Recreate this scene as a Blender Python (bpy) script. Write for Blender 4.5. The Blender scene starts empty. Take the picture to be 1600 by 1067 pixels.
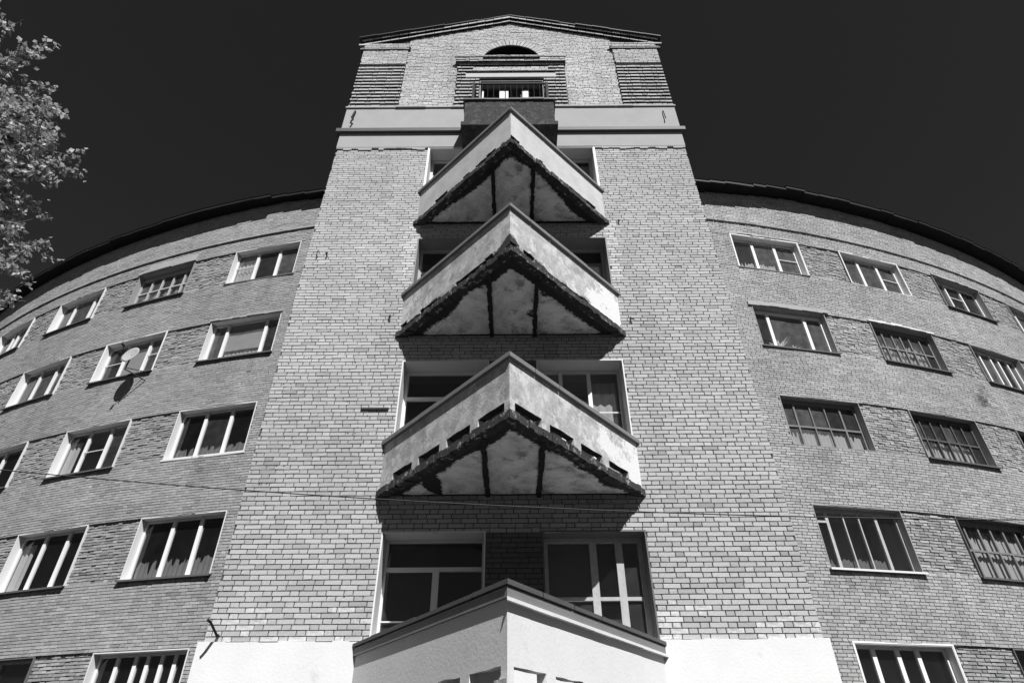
import bpy, math, random
import numpy as np
from mathutils import Vector, noise as mnoise, Matrix
random.seed(7); rng = np.random.default_rng(7)
SC = bpy.context.scene
COL = SC.collection
GZ = 1.6                     # eye height above the ground: heights below are given above the eye
FPX, TH, ROLL = 960.0, math.atan(960/1320), -0.006

# ------------------------------------------------------------------ camera, sky, sun
cam_d = bpy.data.cameras.new('camera'); cam = bpy.data.objects.new('camera', cam_d); COL.objects.link(cam)
cam_d.sensor_width = 36.0; cam_d.lens = 36.0*FPX/1600.0; cam_d.clip_start = .05; cam_d.clip_end = 3000
cam.location = (0, 0, GZ)
cam.rotation_mode = 'QUATERNION'
cam.rotation_quaternion = (Matrix.Rotation(math.pi/2+TH, 3, 'X') @ Matrix.Rotation(ROLL, 3, 'Z')).to_quaternion()
SC.camera = cam
SUN = Vector((0.34, -1.0, 1.30)).normalized()      # direction towards the sun
SUN_EL = math.asin(SUN.z)
w = bpy.data.worlds.new('World'); SC.world = w; w.use_nodes = True
nt = w.node_tree; nt.nodes.clear()
sky = nt.nodes.new('ShaderNodeTexSky'); sky.sky_type = 'NISHITA'; sky.sun_disc = False
sky.sun_elevation = SUN_EL; sky.sun_rotation = math.atan2(SUN.x, SUN.y)
sky.air_density = 1.0; sky.dust_density = 0.1; sky.ozone_density = 1.0
sep = nt.nodes.new('ShaderNodeSeparateColor'); bg = nt.nodes.new('ShaderNodeBackground'); wo = nt.nodes.new('ShaderNodeOutputWorld')
nt.links.new(sky.outputs[0], sep.inputs[0])
# black and white film behind a deep red filter: the sky's red less a share of its green
gm = nt.nodes.new('ShaderNodeMath'); gm.operation = 'MULTIPLY'; gm.inputs[1].default_value = .38; nt.links.new(sep.outputs[1], gm.inputs[0])
sb = nt.nodes.new('ShaderNodeMath'); sb.operation = 'SUBTRACT'; nt.links.new(sep.outputs[0], sb.inputs[0]); nt.links.new(gm.outputs[0], sb.inputs[1])
mxm = nt.nodes.new('ShaderNodeMath'); mxm.operation = 'MAXIMUM'; mxm.inputs[1].default_value = 0; nt.links.new(sb.outputs[0], mxm.inputs[0])
nt.links.new(mxm.outputs[0], bg.inputs[0])
bg.inputs[1].default_value = 0.05
nt.links.new(bg.outputs[0], wo.inputs[0])
sl = bpy.data.lights.new('sun', 'SUN'); so = bpy.data.objects.new('sun', sl); COL.objects.link(so)
sl.energy = 5.0; sl.angle = math.radians(.53); sl.color = (1, 1, 1)
so.rotation_mode = 'QUATERNION'; so.rotation_quaternion = SUN.to_track_quat('Z', 'Y'); so.location = (6, -10, 30)
SC.cycles.max_bounces = 10; SC.cycles.diffuse_bounces = 1
SC.view_settings.view_transform = 'Standard'; SC.view_settings.look = 'None'
SC.view_settings.exposure = 0.28; SC.view_settings.gamma = 1; SC.view_settings.use_curve_mapping = False

# ------------------------------------------------------------------ materials (all grey: the photograph is black and white)
def mat(name, v=.4, rough=.85, var=.0, scale=3., fine=0., fscale=60., bump=0., bscale=40., attr=None, spec=.3, metal=0, **k):
    """grey v, large mottling var, fine grain, bump; attr: list of (attribute, grey) mixed over"""
    m = bpy.data.materials.new(name); m.use_nodes = True; n = m.node_tree.nodes; L = m.node_tree.links
    b = n['Principled BSDF']; b.inputs['Roughness'].default_value = rough
    b.inputs['Specular IOR Level'].default_value = spec; b.inputs['Metallic'].default_value = metal
    tc = n.new('ShaderNodeTexCoord')
    def math_(op, a, bb, clamp=False):
        x = n.new('ShaderNodeMath'); x.operation = op; x.use_clamp = clamp
        for i, q in enumerate((a, bb)):
            if isinstance(q, (int, float)): x.inputs[i].default_value = q
            else: L.new(q, x.inputs[i])
        return x.outputs[0]
    def noi(sc, det=4, rg=.6):
        x = n.new('ShaderNodeTexNoise'); x.inputs['Scale'].default_value = sc; x.inputs['Detail'].default_value = det
        x.inputs['Roughness'].default_value = rg; L.new(tc.outputs['Object'], x.inputs['Vector']); return x.outputs['Fac']
    val = v
    if k.get('tone'):
        a = n.new('ShaderNodeAttribute'); a.attribute_name = 'tone'; val = math_('MULTIPLY', a.outputs['Fac'], v)
    if var:
        val = math_('MULTIPLY', val, math_('ADD', math_('MULTIPLY', math_('SUBTRACT', noi(scale, 5, .65), .5), var*2), 1.0))
    if fine:
        val = math_('MULTIPLY', val, math_('ADD', math_('MULTIPLY', math_('SUBTRACT', noi(fscale, 3, .7), .5), fine*2), 1.0))
    if k.get('patch'):      # (scale, low, high, grey): worn or peeled patches with an edge of their own
        sc, lo, hi, g = k['patch']
        mr = n.new('ShaderNodeMapRange'); mr.inputs['From Min'].default_value = lo; mr.inputs['From Max'].default_value = hi
        L.new(noi(sc, 8, .7), mr.inputs['Value'])
        mx = n.new('ShaderNodeMix'); mx.data_type = 'FLOAT'; L.new(mr.outputs[0], mx.inputs[0])
        if isinstance(val, float): mx.inputs[2].default_value = val
        else: L.new(val, mx.inputs[2])
        mx.inputs[3].default_value = g; val = mx.outputs[0]
    for an, g in (attr or []):
        a = n.new('ShaderNodeAttribute'); a.attribute_name = an
        # ragged edge: attribute plus noise, thresholded
        s = math_('ADD', a.outputs['Fac'], math_('MULTIPLY', math_('SUBTRACT', noi(14, 6, .75), .5), 1.3))
        mr = n.new('ShaderNodeMapRange'); mr.inputs['From Min'].default_value = .42; mr.inputs['From Max'].default_value = .58
        L.new(s, mr.inputs['Value'])
        mx = n.new('ShaderNodeMix'); mx.data_type = 'FLOAT'; L.new(mr.outputs[0], mx.inputs[0])
        if isinstance(val, float): mx.inputs[2].default_value = val
        else: L.new(val, mx.inputs[2])
        mx.inputs[3].default_value = g; val = mx.outputs[0]
    cc = n.new('ShaderNodeCombineColor')
    for i in range(3):
        if isinstance(val, float): cc.inputs[i].default_value = val
        else: L.new(val, cc.inputs[i])
    L.new(cc.outputs[0], b.inputs['Base Color'])
    if bump:
        bp = n.new('ShaderNodeBump'); bp.inputs['Strength'].default_value = 1; bp.inputs['Distance'].default_value = bump
        L.new(noi(bscale, 6, .7), bp.inputs['Height']); L.new(bp.outputs[0], b.inputs['Normal'])
    return m
M = {}
M['brick'] = mat('fired brick', .41, .9, tone=True, fine=.30, fscale=38, var=.22, scale=.9, bump=.004, bscale=60, attr=[('wash', .66)], spec=.2)
M['brick_loose'] = mat('broken masonry', .42, .95, var=.8, scale=9, fine=.6, fscale=30, bump=.02, bscale=25, patch=(7, .52, .6, .75))
M['mortar'] = mat('old mortar', .09, .95, fine=.5, fscale=30, var=.3, scale=2, bump=.006, bscale=70, spec=.1, patch=(1.3, .56, .70, .24))
M['mortar_light'] = mat('pale mortar', .30, .95, fine=.4, fscale=30, var=.3, scale=2, bump=.004, bscale=70, spec=.1)
M['stucco_white'] = mat('white stucco', .77, .9, var=.12, scale=1.3, patch=(1.6, .60, .78, .52), fine=.10, fscale=90, bump=.004, bscale=25)
M['stucco_band'] = mat('grey rendered band', .40, .9, var=.18, scale=1.6, fine=.12, fscale=60, bump=.003, bscale=40)
M['parapet'] = mat('weathered limewash', .46, .9, var=.85, scale=3.6, fine=.45, fscale=30, bump=.008, bscale=30, patch=(4.2, .50, .60, .66), attr=[('stain_shade', .045), ('white', .82)])
M['parapet_clean'] = mat('limewash', .58, .9, var=.40, scale=2.4, fine=.25, fscale=40, bump=.004, bscale=30, patch=(2.2, .56, .75, .62), attr=[('stain_shade', .045), ('white', .74)])
M['coping'] = mat('sheet metal coping', .22, .6, var=.25, scale=3, fine=.2, fscale=50, bump=.004, bscale=20)
M['coping_dark'] = mat('dark coping and ledge shade', .10, .6, var=.2, scale=3, fine=.1, bump=.002)
M['soffit'] = mat('balcony underside render', .85, .95, var=.80, scale=3.2, fine=.42, patch=(2.6, .55, .64, .36), fscale=34, bump=.006, bscale=25, attr=[('stain_shade', .035)])
M['slab_edge'] = mat('crumbling concrete', .055, .95, var=.6, scale=6, fine=.5, fscale=40, bump=.02, bscale=30, patch=(8, .56, .62, .36))
M['black_rot_pit'] = mat('damp blackened concrete and pit shade', .03, .95, var=.5, scale=8, fine=.4, bump=.015, bscale=30)
M['pvc'] = mat('white window plastic', .88, .45, fine=.02)
M['reveal_white'] = mat('white painted reveal', .78, .8, var=.06, scale=4, fine=.05, bump=.002)
M['reveal_grey'] = mat('grey rendered reveal', .34, .9, var=.2, scale=5, fine=.2, bump=.005)
M['reveal_dark'] = mat('bare dark reveal', .16, .9, var=.3, scale=5, fine=.2, bump=.005)
M['wood_grey'] = mat('weathered window wood', .20, .85, var=.35, scale=9, fine=.3, fscale=60, bump=.002)
M['wood_pale'] = mat('flaking pale window paint', .46, .8, var=.3, scale=10, fine=.25, bump=.002)
M['wood_dark'] = mat('dark window wood', .09, .8, var=.3, scale=9, fine=.3, bump=.002)
M['sill'] = mat('sill metal', .12, .5, var=.2, scale=6, fine=.1)
M['sill_white'] = mat('white sill metal', .75, .5)
M['room'] = mat('room wall', .10, .95)
M['room_mid'] = mat('papered room wall', .22, .95)
M['room_pale'] = mat('pale room wall', .4, .95)
M['curtain'] = mat('net curtain', .55, .95, fine=.1)
M['curtain_dark'] = mat('dark net curtain', .20, .95, fine=.2)
M['blind'] = mat('roller blind', .42, .95, fine=.05)
M['roof'] = mat('dark roof metal', .022, .6, var=.3, scale=4)
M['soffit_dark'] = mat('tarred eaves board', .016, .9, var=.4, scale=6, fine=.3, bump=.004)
M['iron'] = mat('rusty iron', .03, .8)
M['dish'] = mat('dish enamel', .42, .5, patch=(12, .60, .66, .3))
M['cable'] = mat('cable jacket', .06, .6)
M['ground'] = mat('worn asphalt', .028, .95, var=.3, scale=.4, fine=.3, fscale=20, bump=.004)
M['bark'] = mat('bark', .22, .95, var=.4, scale=8, fine=.3, bump=.01)
M['balcony_old'] = mat('soot-stained concrete', .055, .95, var=.7, scale=7, fine=.6, fscale=30, bump=.02, bscale=25, patch=(6, .52, .62, .11))
M['pier_shade'] = mat('dark pier shade', .05, .95, var=.4, scale=4, fine=.4, patch=(22, .68, .72, .4), bump=.005)  # near-black standing in for balcony shade on the pier; unused

def glass_mat(dust, nm):
    m = bpy.data.materials.new(nm); m.use_nodes = True; n = m.node_tree.nodes; L = m.node_tree.links
    n.clear(); o = n.new('ShaderNodeOutputMaterial'); mx = n.new('ShaderNodeMixShader')
    t = n.new('ShaderNodeBsdfTransparent'); t.inputs[0].default_value = (.8, .8, .8, 1)
    g = n.new('ShaderNodeBsdfGlossy'); g.inputs['Roughness'].default_value = .02
    f = n.new('ShaderNodeFresnel'); ge = n.new('ShaderNodeNewGeometry'); ir = n.new('ShaderNodeMapRange'); ir.inputs['To Min'].default_value = 1.7; ir.inputs['To Max'].default_value = 1/1.7
    L.new(ge.outputs['Backfacing'], ir.inputs['Value']); L.new(ir.outputs[0], f.inputs[0])     # a single sheet: the same reflectance from both sides
    L.new(f.outputs[0], mx.inputs[0]); L.new(t.outputs[0], mx.inputs[1]); L.new(g.outputs[0], mx.inputs[2]); d = n.new('ShaderNodeBsdfDiffuse'); d.inputs[0].default_value = (.55, .55, .55, 1)
    tc = n.new('ShaderNodeTexCoord'); no = n.new('ShaderNodeTexNoise'); no.inputs['Scale'].default_value = 4; no.inputs['Detail'].default_value = 6
    L.new(tc.outputs['Object'], no.inputs['Vector']); mu = n.new('ShaderNodeMath'); mu.operation = 'MULTIPLY'; mu.inputs[1].default_value = dust*2; L.new(no.outputs['Fac'], mu.inputs[0])
    m2 = n.new('ShaderNodeMixShader'); L.new(mu.outputs[0], m2.inputs[0]); L.new(mx.outputs[0], m2.inputs[1]); L.new(d.outputs[0], m2.inputs[2]); L.new(m2.outputs[0], o.inputs[0])
    return m
M['glass0'] = glass_mat(.012, 'clean window glass'); M['glass1'] = glass_mat(.05, 'dusty window glass'); M['glass2'] = glass_mat(.13, 'grimy window glass')
def leaf_mat():
    m = bpy.data.materials.new('leaf'); m.use_nodes = True; n = m.node_tree.nodes; L = m.node_tree.links
    b = n['Principled BSDF']; b.inputs['Roughness'].default_value = .5; b.inputs['Specular IOR Level'].default_value = .3
    a = n.new('ShaderNodeAttribute'); a.attribute_name = 'tone'
    mu = n.new('ShaderNodeMath'); mu.operation = 'MULTIPLY'; mu.inputs[1].default_value = .44; L.new(a.outputs['Fac'], mu.inputs[0])
    L.new(mu.outputs[0], b.inputs['Base Color'])
    tr = n.new('ShaderNodeBsdfTranslucent'); L.new(mu.outputs[0], tr.inputs[0])
    mx = n.new('ShaderNodeMixShader'); mx.inputs[0].default_value = .35
    L.new(b.outputs[0], mx.inputs[1]); L.new(tr.outputs[0], mx.inputs[2]); L.new(mx.outputs[0], n['Material Output'].inputs[0])
    return m
M['leaf'] = leaf_mat()

# ------------------------------------------------------------------ helpers
class MB:
    def __init__(s): s.v = []; s.f = []; s.a = {}
    def quad(s, a, b, c, d):
        i = len(s.v); s.v += [a, b, c, d]; s.f.append((i, i+1, i+2, i+3))
    def poly(s, pts):
        i = len(s.v); s.v += list(pts); s.f.append(tuple(range(i, i+len(pts))))
    def hexa(s, p):           # p: 8 points, bottom ring 0-3, top ring 4-7
        i = len(s.v); s.v += list(p)
        s.f += [(i, i+3, i+2, i+1), (i+4, i+5, i+6, i+7), (i, i+1, i+5, i+4), (i+1, i+2, i+6, i+5), (i+2, i+3, i+7, i+6), (i+3, i, i+4, i+7)]
    def box(s, x0, x1, y0, y1, z0, z1):
        s.hexa([(x0, y0, z0), (x1, y0, z0), (x1, y1, z0), (x0, y1, z0), (x0, y0, z1), (x1, y0, z1), (x1, y1, z1), (x0, y1, z1)])
    def mbox(s, mp, s0, s1, z0, z1, d0, d1):    # in wall coordinates: along, up, out
        s.hexa([mp(s0, z0, d1), mp(s1, z0, d1), mp(s1, z0, d0), mp(s0, z0, d0), mp(s0, z1, d1), mp(s1, z1, d1), mp(s1, z1, d0), mp(s0, z1, d0)])
    def prism(s, ring, z0, z1):   # ring of (x,y), counter-clockwise
        i = len(s.v); n = len(ring)
        s.v += [(x, y, z0) for x, y in ring] + [(x, y, z1) for x, y in ring]
        s.f.append(tuple(i+n-1-k for k in range(n))); s.f.append(tuple(i+n+k for k in range(n)))
        for k in range(n): s.f.append((i+k, i+(k+1) % n, i+n+(k+1) % n, i+n+k))
    def tube(s, pts, r, n=6):
        pts = [Vector(p) for p in pts]; rs = r if isinstance(r, (list, tuple)) else [r]*len(pts)
        base = len(s.v)
        for k, p in enumerate(pts):
            t = (pts[min(k+1, len(pts)-1)]-pts[max(k-1, 0)]).normalized()
            u = t.cross(Vector((0, 0, 1)) if abs(t.z) < .9 else Vector((1, 0, 0))).normalized(); q = t.cross(u)
            for j in range(n):
                a = 2*math.pi*j/n; s.v.append(tuple(p+(u*math.cos(a)+q*math.sin(a))*rs[k]))
        for k in range(len(pts)-1):
            for j in range(n):
                a = base+k*n+j; b = base+k*n+(j+1) % n; s.f.append((a, b, b+n, a+n))
        s.f.append(tuple(base+j for j in reversed(range(n)))); s.f.append(tuple(base+(len(pts)-1)*n+j for j in range(n)))
    def build(s, name, m, parent=None, loc=(0, 0, 0), smooth=False, fix=False):
        me = bpy.data.meshes.new(name); o = bpy.data.objects.new(name, me); COL.objects.link(o)
        if parent is not None:
            o.parent = parent
        wl = Vector(loc)
        ofs = world_of(parent)
        o.location = wl-ofs
        me.from_pydata([(x-wl.x, y-wl.y, z-wl.z) for x, y, z in s.v], [], s.f)
        me.materials.append(m)
        for k, vals in s.a.items():
            at = me.attributes.new(k, 'FLOAT', 'POINT'); at.data.foreach_set('value', np.array(vals, 'f'))
        if fix:
            import bmesh
            bm = bmesh.new(); bm.from_mesh(me); bmesh.ops.recalc_face_normals(bm, faces=bm.faces); bm.to_mesh(me); bm.free()
        if smooth: me.polygons.foreach_set('use_smooth', [True]*len(me.polygons))
        me.update(); return o
def world_of(o):
    v = Vector((0, 0, 0))
    while o is not None: v += o.location; o = o.parent
    return v
def empty(name, loc, parent=None):
    o = bpy.data.objects.new(name, None); COL.objects.link(o); o.empty_display_size = .3
    o.location = Vector(loc)-world_of(parent)
    if parent is not None: o.parent = parent
    return o
def tag(o, label=None, cat=None, group=None, kind=None):
    if label: o['label'] = label
    if cat: o['category'] = cat
    if group: o['group'] = group
    if kind: o['kind'] = kind
    return o

# ------------------------------------------------------------------ wall coordinates (along, height above eye, outwards)
TD, TW = 9.28, 4.28                  # the tower front stands 9.28 m away and is 8.56 m wide
CX, CY, CR = 0.664, 55.84, 41.681    # centre and radius of the curved front
def taper(h): return 1-.0032*np.maximum(0, np.asarray(h)-8)
def tmap(s, z, d): return (float(s*taper(z)), TD-d, z+GZ)
def wmap(s, z, d):
    a = s/CR; return (CX+(CR+d)*math.sin(a), CY-(CR+d)*math.cos(a), z+GZ)
def tmap_np(s, z, d): return np.stack([s*taper(z), TD-d, z+GZ], -1)
def wmap_np(s, z, d):
    a = s/CR; return np.stack([CX+(CR+d)*np.sin(a), CY-(CR+d)*np.cos(a), z+GZ], -1)

COURSE, JOINT = .0752, .0125
def rows_of(z0, z1):
    k0 = math.ceil((z0-1e-6)/COURSE); k1 = math.floor((z1+1e-6)/COURSE)
    return range(k0, k1)
def lay(s0, s1, z0, z1, openings=(), bond='flemish', d=0., jit=.0015, zclip=None, tone=(1., .08), span=None, coursed=None, gap=1.0):
    """list of bricks (s0,s1,z0,z1,d,tone) filling a rectangle of wall, leaving the openings free"""
    out = []
    for k in range(math.floor(z0/COURSE), math.ceil(z1/COURSE)+1):
        a = k*COURSE; b = a+COURSE-JOINT*gap
        a = max(a, z0); b = min(b, z1)
        if b-a < .02: continue
        zc = (a+b)/2
        solid = [(s0, s1)]
        for (o0, o1, oz0, oz1) in openings:
            if oz0 < zc < oz1:
                ns = []
                for (p, q) in solid:
                    if o1 <= p or o0 >= q: ns.append((p, q)); continue
                    if o0 > p: ns.append((p, o0))
                    if o1 < q: ns.append((o1, q))
                solid = ns
        if span:
            sp = span(zc)
            ns = []
            for (p, q) in solid:
                for (u, v) in sp:
                    x, y = max(p, u), min(q, v)
                    if y > x: ns.append((x, y))
            solid = ns
        if bond == 'flemish' or (bond == 'american' and False):
            unit = [.26, .13]; off = (.195 if k % 2 else 0)
        elif bond == 'american':
            unit = [.13] if k % 6 == 0 else [.26]; off = (0, .13, .05, .18, .09, .21)[k % 6]
        else:
            unit = [.13]; off = 0 if k % 2 else .065
        off += random.uniform(-.012, .012)+(.03*math.sin(k*1.7))
        per = sum(unit)
        x = math.floor((s0-off)/per)*per+off
        i = 0
        while x < s1:
            wd = unit[i % len(unit)]; i += 1
            p, q = x, x+wd; x = q
            for (u, v) in solid:
                pp, qq = max(p, u), min(q, v)
                if qq-pp < .035: continue
                pe = pp+(JOINT/2 if pp > u else .002); qe = qq-(JOINT/2 if qq < v else .002)
                t = tone[0]*(1+random.gauss(0, tone[1])); 
                if random.random() < .05: t *= random.uniform(.72, .9)
                out.append((pe, qe, a, b, d+random.gauss(0, jit) if jit < .004 else d+random.uniform(-jit, jit), t))
    return out
def weather(bricks, sills=(), blots=(), amp=.09):
    """grime of its own: broad patches, odd courses, streaks run down from the sills, soot blots"""
    out = []
    for (a, b, c, d, e, t) in bricks:
        s_, z_ = (a+b)/2, (c+d)/2
        t *= 1+amp*mnoise.noise(Vector((s_*.35, z_*.5, 11)))*1.6+.10*mnoise.noise(Vector((s_*.06, z_*9, 4)))
        t *= 1-.12*max(0, mnoise.noise(Vector((s_*2.2, z_*.35, 7)))-.15)*2
        for (q0, q1, zs) in sills:
            if zs-.95 < z_ < zs and q0-.15 < s_ < q1+.15:
                k = mnoise.noise(Vector((s_*4, 3, zs)))
                if k > 0: t *= 1-.26*min(1, k*2)*(1-(zs-z_)/.95)
        for (bs, bz, br_) in blots:
            q = math.hypot((s_-bs)*.8, z_-bz)/br_+1.4*mnoise.noise(Vector((s_*3, z_*4, 1)))
            if q < 1: t *= .35+.5*max(0, q)
        out.append((a, b, c, d, e, t))
    return out
def washf(fn, br):
    return [fn((b[0]+b[1])/2, (b[2]+b[3])/2) for b in br]
def brick_mesh(name, bricks, wash, mapf, parent, m, thick=.06, under=0.):
    B = np.array(bricks, dtype=float); n = len(B)
    W = np.array(wash)
    j = lambda sc: rng.normal(0, sc, (n, 4))
    ss = np.stack([B[:, 0], B[:, 1], B[:, 1], B[:, 0]], 1); zz = np.stack([B[:, 2], B[:, 2], B[:, 3], B[:, 3]], 1)
    ins = np.array([1, -1, -1, 1])*.0025; inz = np.array([1, 1, -1, -1])*.0022
    fs = ss+ins+j(.0034); fz = zz+inz+j(.0022)+ (rng.normal(0,.0012,(n,1)))
    chip = (rng.random((n, 4)) < .05)*rng.uniform(.004, .018, (n, 4)); fs = fs+np.sign(ins)*chip; fd = B[:, 4:5]+j(.0014)
    front = mapf(fs, fz, fd); zb = zz.copy(); zb[:, :2] += under
    back = mapf(ss, zb, np.repeat(B[:, 4:5], 4, 1)-thick)
    mid = mapf(ss+j(.001), zz+j(.0008), fd-.005)
    V = np.concatenate([front, mid, back], 1).reshape(-1, 3)
    base = (np.arange(n)*12)[:, None]
    q = [[0, 1, 2, 3]]
    for a, b in ((0, 4), (4, 8)):
        for k in range(4): q.append([b+k, b+(k+1) % 4, a+(k+1) % 4, a+k])
    q = np.array(q)
    F = (base[:, None, :]+q[None]).reshape(-1, 4)
    me = bpy.data.meshes.new(name)
    me.vertices.add(len(V)); me.vertices.foreach_set('co', (V-np.array(world_of(parent))).astype('f').ravel())
    me.loops.add(F.size); me.loops.foreach_set('vertex_index', F.astype('i').ravel())
    me.polygons.add(len(F)); me.polygons.foreach_set('loop_start', np.arange(0, F.size, 4, dtype='i')); 
    try: me.polygons.foreach_set('loop_total', np.full(len(F), 4, 'i'))
    except Exception: pass
    for nm, arr in (('tone', B[:, 5]), ('wash', W)):
        at = me.attributes.new(nm, 'FLOAT', 'POINT'); at.data.foreach_set('value', np.repeat(arr, 12).astype('f'))
    me.polygons.foreach_set('use_smooth', np.zeros(len(F), bool)); me.materials.append(m); me.update(calc_edges=True); me.validate()
    o = bpy.data.objects.new(name, me); COL.objects.link(o); o.parent = parent
    return o
def backing(name, rects, mapf, parent, m, step=1.0):
    """wall surface behind the bricks: rects (s0,s1,z0,z1,d)"""
    mb = MB()
    for (s0, s1, z0, z1, d) in rects:
        n = max(1, int(math.ceil((s1-s0)/step)))
        for i in range(n):
            a = s0+(s1-s0)*i/n; b = s0+(s1-s0)*(i+1)/n
            mb.quad(mapf(a, z0, d), mapf(b, z0, d), mapf(b, z1, d), mapf(a, z1, d))
    return mb.build(name, m, parent, loc=world_of(parent))
def cut(s0, s1, z0, z1, d, openings):
    zs = sorted({z0, z1}|{z for o in openings for z in (o[2], o[3]) if z0 < z < z1})
    out = []
    for a, b in zip(zs, zs[1:]):
        zc = (a+b)/2; sol = [(s0, s1)]
        for o in openings:
            if o[2] < zc < o[3]:
                ns = []
                for p, q in sol:
                    if o[1] <= p or o[0] >= q: ns.append((p, q)); continue
                    if o[0] > p: ns.append((p, o[0]))
                    if o[1] < q: ns.append((o[1], q))
                sol = ns
        out += [(p, q, a, b, d) for p, q in sol]
    return out

# ------------------------------------------------------------------ ground
g = MB(); R_ = 900
g.quad((-R_, -R_, 0), (R_, -R_, 0), (R_, R_, 0), (-R_, R_, 0))
tag(g.build('ground', M['ground']), kind='structure')

BLD = empty('apartment_building', (0, TD, 0))
tag(BLD, 'brick apartment block with curved wings and a central gabled tower with pointed balconies', 'building')

# ------------------------------------------------------------------ the wings
TOPS = [2.54, 5.67, 8.82, 12.03, 15.13]; SILLS = [.98, 4.13, 7.30, 10.52, 13.66]
PER = 4.14; WW = 2.47
RS = [6.76+PER*i for i in range(6)]; LS = [-7.86-WW-PER*i for i in range(6)]
ZTOP = 17.5; S_END = 27.5
wing_open = {'R': [(s, s+WW, SILLS[k], TOPS[k]) for s in RS[:5] for k in range(5)],
             'L': [(s, s+WW, SILLS[k], TOPS[k]) for s in LS[:5] for k in range(5)]}
def n3(x, y, z): return mnoise.noise(Vector((x, y, z)))
for side in 'RL':
    s0, s1 = (5.2, S_END) if side == 'R' else (-S_END, -5.2)
    ops = wing_open[side]
    # panels between the windows lie back a little and are laid rough
    xs = sorted([(o[0], o[1]) for o in ops if o[2] == SILLS[0]])
    panels = [(a[1], b[0]) for a, b in zip(xs, xs[1:])]
    bricks = []; rects = []
    D0 = -.017
    for k in range(6):
        zlo = -1.0 if k == 0 else TOPS[k-1]; zhi = SILLS[k] if k < 5 else ZTOP
        rects.append((s0, s1, zlo, zhi, D0))
        if k < 5:
            bricks += lay(s0, s1, zlo, zhi, bond='flemish', tone=(.88 if side == 'L' else .98, .085), jit=.0018)
        else:
            zc0 = math.floor(15.78/COURSE)*COURSE
            bricks += lay(s0, s1, zlo, zc0, tone=(.90 if side == 'L' else .98, .085), jit=.004)
            bricks += lay(s0, s1, zc0, zc0+COURSE-.001, d=.055, tone=(.98, .08))
            bricks += lay(s0, s1, zc0+COURSE, zhi, tone=(.90 if side == 'L' else .98, .085), jit=.0018)
    for k in range(5):
        seg = [(s0, xs[0][0])]+[(xs[-1][1], s1)]
        for a, b in seg:
            rects.append((a, b, SILLS[k], TOPS[k], D0)); bricks += lay(a, b, SILLS[k], TOPS[k], tone=(.90 if side == 'L' else .96, .085), jit=.0016)
        for a, b in panels:
            rects.append((a, b, SILLS[k], TOPS[k], -.072)); bricks += lay(a, b, SILLS[k], TOPS[k], d=-.045, jit=.014, tone=(.86, .17), gap=1.45)
    def wf(s, z):
        v = 0
        if n3(s*.55, z*.9, 3) > .42: v = .28
        return v+random.uniform(-.05, .06)
    wall = backing('wing_wall', rects, wmap, BLD, M['mortar'])
    tag(wall, 'curved brick wing '+('right' if side == 'R' else 'left')+' of the tower')
    bricks = weather(bricks, [(o[0], o[1], o[2]) for o in ops], [(14.3, 9.75, .38)] if side == 'R' else [(-12.6, 8.1, .25)])
    bw = brick_mesh('brickwork', bricks, washf(wf, bricks), wmap_np, wall, M['brick']); tag(bw, kind='stuff')
    # plain masonry continuing round the curve, low base course
    mb = MB()
    a0, a1 = (S_END, 62) if side == 'R' else (-62, -S_END)
    for i in range(24):
        p = a0+(a1-a0)*i/24; q = a0+(a1-a0)*(i+1)/24
        mb.quad(wmap(p, -1.6, 0), wmap(q, -1.6, 0), wmap(q, ZTOP, 0), wmap(p, ZTOP, 0))
    mb.build('wing_end_wall', M['stucco_band'], BLD, loc=(0, TD, 0))
    mb = MB()
    for i in range(24):
        p = s0+(s1-s0)*i/24; q = s0+(s1-s0)*(i+1)/24
        mb.mbox(wmap, p, q, -1.6, -.9, -.1, .08)
    mb.build('wing_base', M['stucco_band'], BLD, loc=(0, TD, 0))
    # eaves: boarded soffit, fascia of short sheets with uneven edges
    sof = MB(); fas = MB(); rf = MB()
    e0, e1 = (4.6, 62) if side == 'R' else (-62, -4.6)
    x = e0
    HS0 = 17.45 if side == 'R' else 17.33
    while x < e1-.01:
        wd = random.uniform(.45, .8); y = min(e1, x+wd)
        HS = HS0-.09*max(0, 9.2-abs(x))
        near = (side == 'L' and x > -9.45)
        o1 = ((.50 if side == 'R' else .44) if not near else .34)+random.uniform(-.025, .025)+.03*n3(x*.4, 2, 1); zz = HS+random.uniform(-.012, .012)
        sof.mbox(wmap, x, y, zz, zz+.03, -.05, o1-.03)
        fas.mbox(wmap, x+.002, y-.002, zz-.045+random.uniform(-.015, .015), zz+.05, o1-.028, o1)
        rf.quad(wmap(x, zz+.055, o1+.02), wmap(y, zz+.055, o1+.02), wmap(y, zz+2.2, -5), wmap(x, zz+2.2, -5))
        x = y
    c = sof.build('eaves_soffit', M['soffit_dark'], BLD, loc=(0, TD, 0))
    fas.build('fascia', M['roof'], c, loc=(0, TD, 0))
    rf.build('roof', M['roof'], BLD, loc=(0, TD, 0))

# ------------------------------------------------------------------ the tower
TLV = [3.18, 6.33, 9.48, 12.54]
HT = 2.28
t_open = []
for zt in TLV:
    t_open += [(-2.0, -.42, zt-HT, zt), (.44, 2.02, zt-HT, zt)]
ATT = (-.84, .90, 13.1, 15.44)
t_open.append(ATT)
PL_TOP = 1.66
rects = []; bricks = []
main_ops = t_open
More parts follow.
